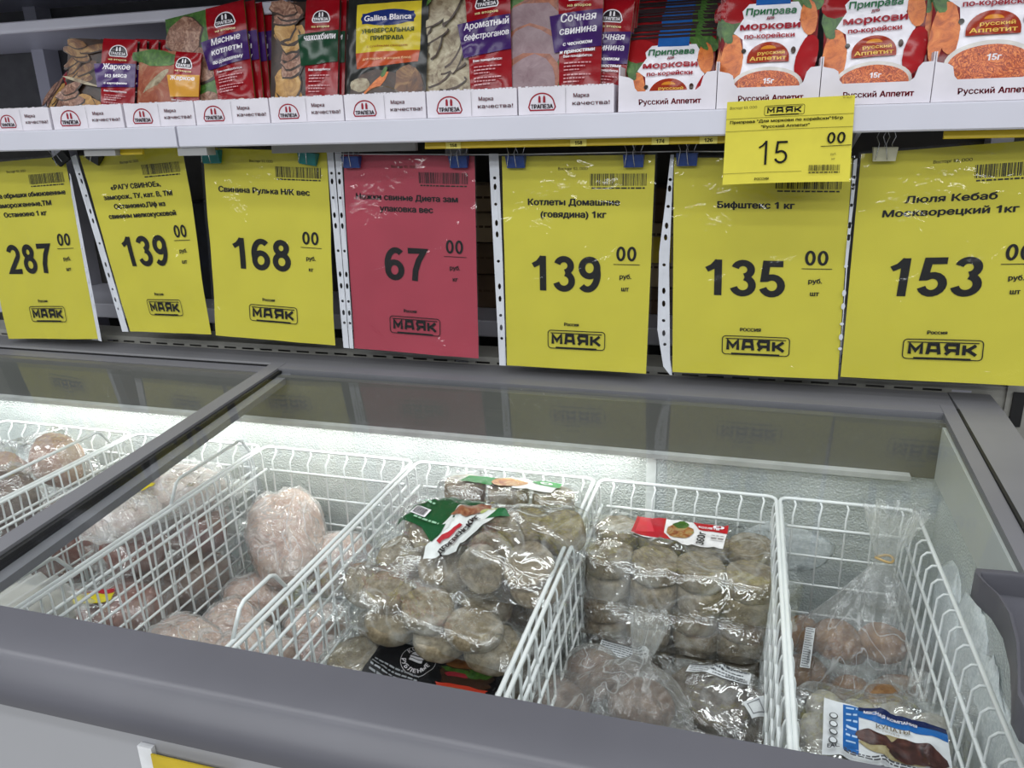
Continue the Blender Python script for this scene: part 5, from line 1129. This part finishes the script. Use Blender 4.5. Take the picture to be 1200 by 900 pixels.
# --- wrapped pork knuckles
GK = 'film-wrapped pork knuckles'
def knuckle(c, r, rot, label, seed, dark=False, shank=.5):
    t = thing('pork_knuckle', (c[0], c[1], c[2] - r[2]), label, 'meat', GK); M = Matrix.Translation(c) @ Matrix.Rotation(R3(rot[0]), 4, 'Z') @ Matrix.Rotation(R3(rot[1]), 4, 'Y')
    def shape(infl, rough_):
        def fn(u, v):
            th = -u * 2 * math.pi; ph = (.5 - v) * math.pi; d = Vector((math.cos(ph) * math.cos(th), math.cos(ph) * math.sin(th), math.sin(ph)))
            sq = (abs(d.x) ** 4 + abs(d.y) ** 4 + abs(d.z) ** 4) ** -.25; d2 = d * (1 + .55 * (sq - 1)); tx = d2.x; tap = 1 - shank * .45 * max(0, tx)
            k = 1 + .15 * noise.noise(d * 1.3 + Vector((seed * 3.1, 0, seed))) + .05 * noise.noise(d * 4 + Vector((seed, 0, 0)))
            if rough_: rg = 1 - abs(noise.noise(Vector((d.x * 2 + seed, d.y * 5, d.z * 5)))) * 3; k += .045 * max(0, rg) + .02 * noise.noise(d * 14)
            return (d2.x * (r[0] + infl) * k, d2.y * (r[1] + infl) * k * tap, d2.z * (r[2] + infl) * k * tap)
        return fn
    b_ = MB(); b_.grid(shape(0, False), 28, 18, wrap=True).xf(M); b_.build('meat', PORKD if dark else PORK, t, smooth=True)
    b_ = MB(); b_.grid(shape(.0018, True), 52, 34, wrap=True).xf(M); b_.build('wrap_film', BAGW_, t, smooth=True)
knuckle((-.655, .935, -.600), (.082, .056, .052), (-62, 28), 'largest wrapped pork knuckle, resting on top of the pile', 1)
knuckle((-.580, .962, -.645), (.052, .042, .046), (60, 10), 'wrapped pork knuckle leaning against the rear right of the basket', 2)
knuckle((-.670, .868, -.672), (.050, .040, .040), (10, 0), 'wrapped pork knuckle left under the largest one', 3)
knuckle((-.648, .775, -.675), (.045, .046, .058), (20, 0), 'upright wrapped pork knuckle left of the front handle loop', 4, shank=.8)
knuckle((-.568, .860, -.698), (.052, .038, .038), (70, 0), 'wrapped pork knuckle right under the largest one', 5)
knuckle((-.662, .700, -.638), (.055, .038, .040), (-15, 0), 'pale wrapped pork knuckle at the left front, cut by the rim', 6)
knuckle((-.580, .730, -.655), (.055, .040, .040), (10, 0), 'pale wrapped pork knuckle at the right front, cut by the rim', 7)
knuckle((-.540, .785, -.702), (.050, .038, .036), (80, 0), 'wrapped pork knuckle beside the right wall with a dark cut face', 8, dark=True)
knuckle((-.650, .690, -.712), (.05, .05, .027), (0, 0), 'pork knuckle under the pale left front one', 9)
knuckle((-.560, .700, -.722), (.05, .045, .018), (0, 0), 'pork knuckle under the pale right front one', 10)

# --- left baskets
GM = 'clear packs of frozen meat'
PINKW = patty_mat('pale_wrapped_meat', (186, 158, 150), (214, 194, 186), (232, 222, 216), .6)
t, S = pack('meat_pack', (-.845, .880, -.560), (72, -3, 4), .225, .165, [('e', -.055, 0, .032, .058, .070, .030, 0), ('e', .045, 0, .036, .064, .07, .032, 0)], 'pale pink meat pack with a yellow and red sticker, under the lid divider', 'pack', GM, fm=BAGW_, mt=PINKW, seed=41, part='meat', wr=.004)
a = Art(); a.poly((206, 190, 40), [(0, 0), (36, 4), (40, 24), (6, 28)]); a.poly((180, 50, 60), [(6, 28), (30, 26), (36, 38), (14, 44)]); a.build('sticker', S(-.052, .010, -70, 1.25), t, maxlen=6, step=.0003)
pack('meat_pack', (-.845, .895, -.635), (60, 0, 0), .190, .140, [('e', -.045, 0, .04, .05, .055, .042, 0), ('e', .045, 0, .04, .05, .055, .044, 0)], 'dark cut meat pack directly under the pale pink one', 'pack', GM, fm=BAGF, mt=PORKD, seed=42, part='meat', wr=.004)
pack('meat_pack', (-.850, .880, ZF), (70, 0, 0), .215, .150, [('e', -.05, 0, .048, .055, .06, .05, 0), ('e', .05, 0, .048, .055, .06, .05, 0)], 'meat pack at the bottom of the basket beside the knuckles', 'pack', GM, mt=PORK, seed=43, part='meat', fm=BAGW_)
t, S = pack('meat_pack', (-.840, .735, -.655), (35, 0, 3), .16, .13, [('e', -.035, 0, .026, .045, .05, .026, 0), ('e', .04, 0, .026, .045, .05, .026, 0)], 'red meat pack with a yellow label, behind the left basket wires', 'pack', GM, mt=PORKD, seed=44, part='meat', wr=.004)
a = Art(); a.poly((212, 196, 30), [(0, 0), (70, 4), (72, 20), (2, 22)]); a.poly((170, 30, 40), [(30, 22), (70, 20), (70, 30), (34, 30)]); a.poly((222, 222, 220), [(4, 22), (26, 22), (24, 32), (6, 32)]); a.build('sticker', S(-.045, -.02, -5), t, maxlen=6, step=.0003)
pack('meat_pack', (-.850, .705, ZF), (85, 0, 0), .200, .180, [('e', -.045, 0, .036, .05, .07, .038, 0), ('e', .045, 0, .036, .05, .07, .038, 0)], 'pale pack under the one with the yellow label', 'pack', GM, mt=PORK, seed=45, part='meat', fm=BAGW_)
TRM = film('tray_plastic', haze=.28, rough=.12, bscale=20, bstr=.3, gain=1.0)
t = thing('clear_tray', (-.830, .615, -.60), 'ribbed clear plastic tray at the left edge just behind the grey bumper', 'tray'); b = MB()
def trf(u, v):
    x = -.895 + u * .13; y = .555 + v * .12; q = min(1, 5 * min(u, 1 - u, v, 1 - v)); rib = .004 * math.sin(u * 34) * q; return (x, y, -.560 + .045 * q + rib)
b.grid(trf, 60, 20); b.build('tray_shell', TRM, t, smooth=True)
b = MB(); b.bbox_bevel(-.880, .565, -.60, -.78, .665, -.535, .012); b.build('meat', PALE, t)
pack('meat_pack', (-.845, .61, ZF), (0, 0, 0), .17, .14, [('e', -.035, 0, .055, .045, .06, .06, 0), ('e', .04, 0, .055, .045, .06, .06, 0)], 'meat pack under the clear ribbed tray', 'pack', GM, mt=PORK, seed=46, part='meat', fm=BAGW_)
pack('rib_pack', (-1.130, .880, -.575), (58, 3, -8), .24, .13, [('e', -.085, .02, .05, .040, .055, .045, 0), ('e', .0, .01, .05, .045, .055, .046, 0), ('e', .085, .0, .05, .040, .055, .045, 0)], 'shrink-wrapped rib pack with pale bones on top, far left basket', 'pack', GM, mt=PORK, seed=51, part='meat', wr=.004)
pack('rib_pack', (-1.10, .80, -.580), (55, 0, -4), .20, .12, [('e', -.05, .0, .045, .045, .05, .044, 0), ('e', .045, .0, .045, .045, .05, .044, 0)], 'brown rib pack in crinkled film in front of the pale ribs, far left', 'pack', GM, mt=PATB, seed=52, part='meat', wr=.005)
pack('rib_pack', (-1.125, .86, ZF), (88, 0, 0), .30, .22, [('e', -.09, .0, .075, .065, .09, .078, 0), ('e', .07, .0, .075, .065, .09, .078, 0)], 'dark meat pack at the bottom of the far left basket', 'pack', GM, mt=PORKD, seed=53, part='meat')
pack('rib_pack', (-1.12, .61, ZF), (0, 0, 0), .22, .17, [('e', -.05, .0, .06, .05, .07, .06, 0), ('e', .05, .0, .06, .05, .07, .06, 0)], 'dark meat pack at the front of the far left basket', 'pack', GM, mt=PORKD, seed=54, part='meat')
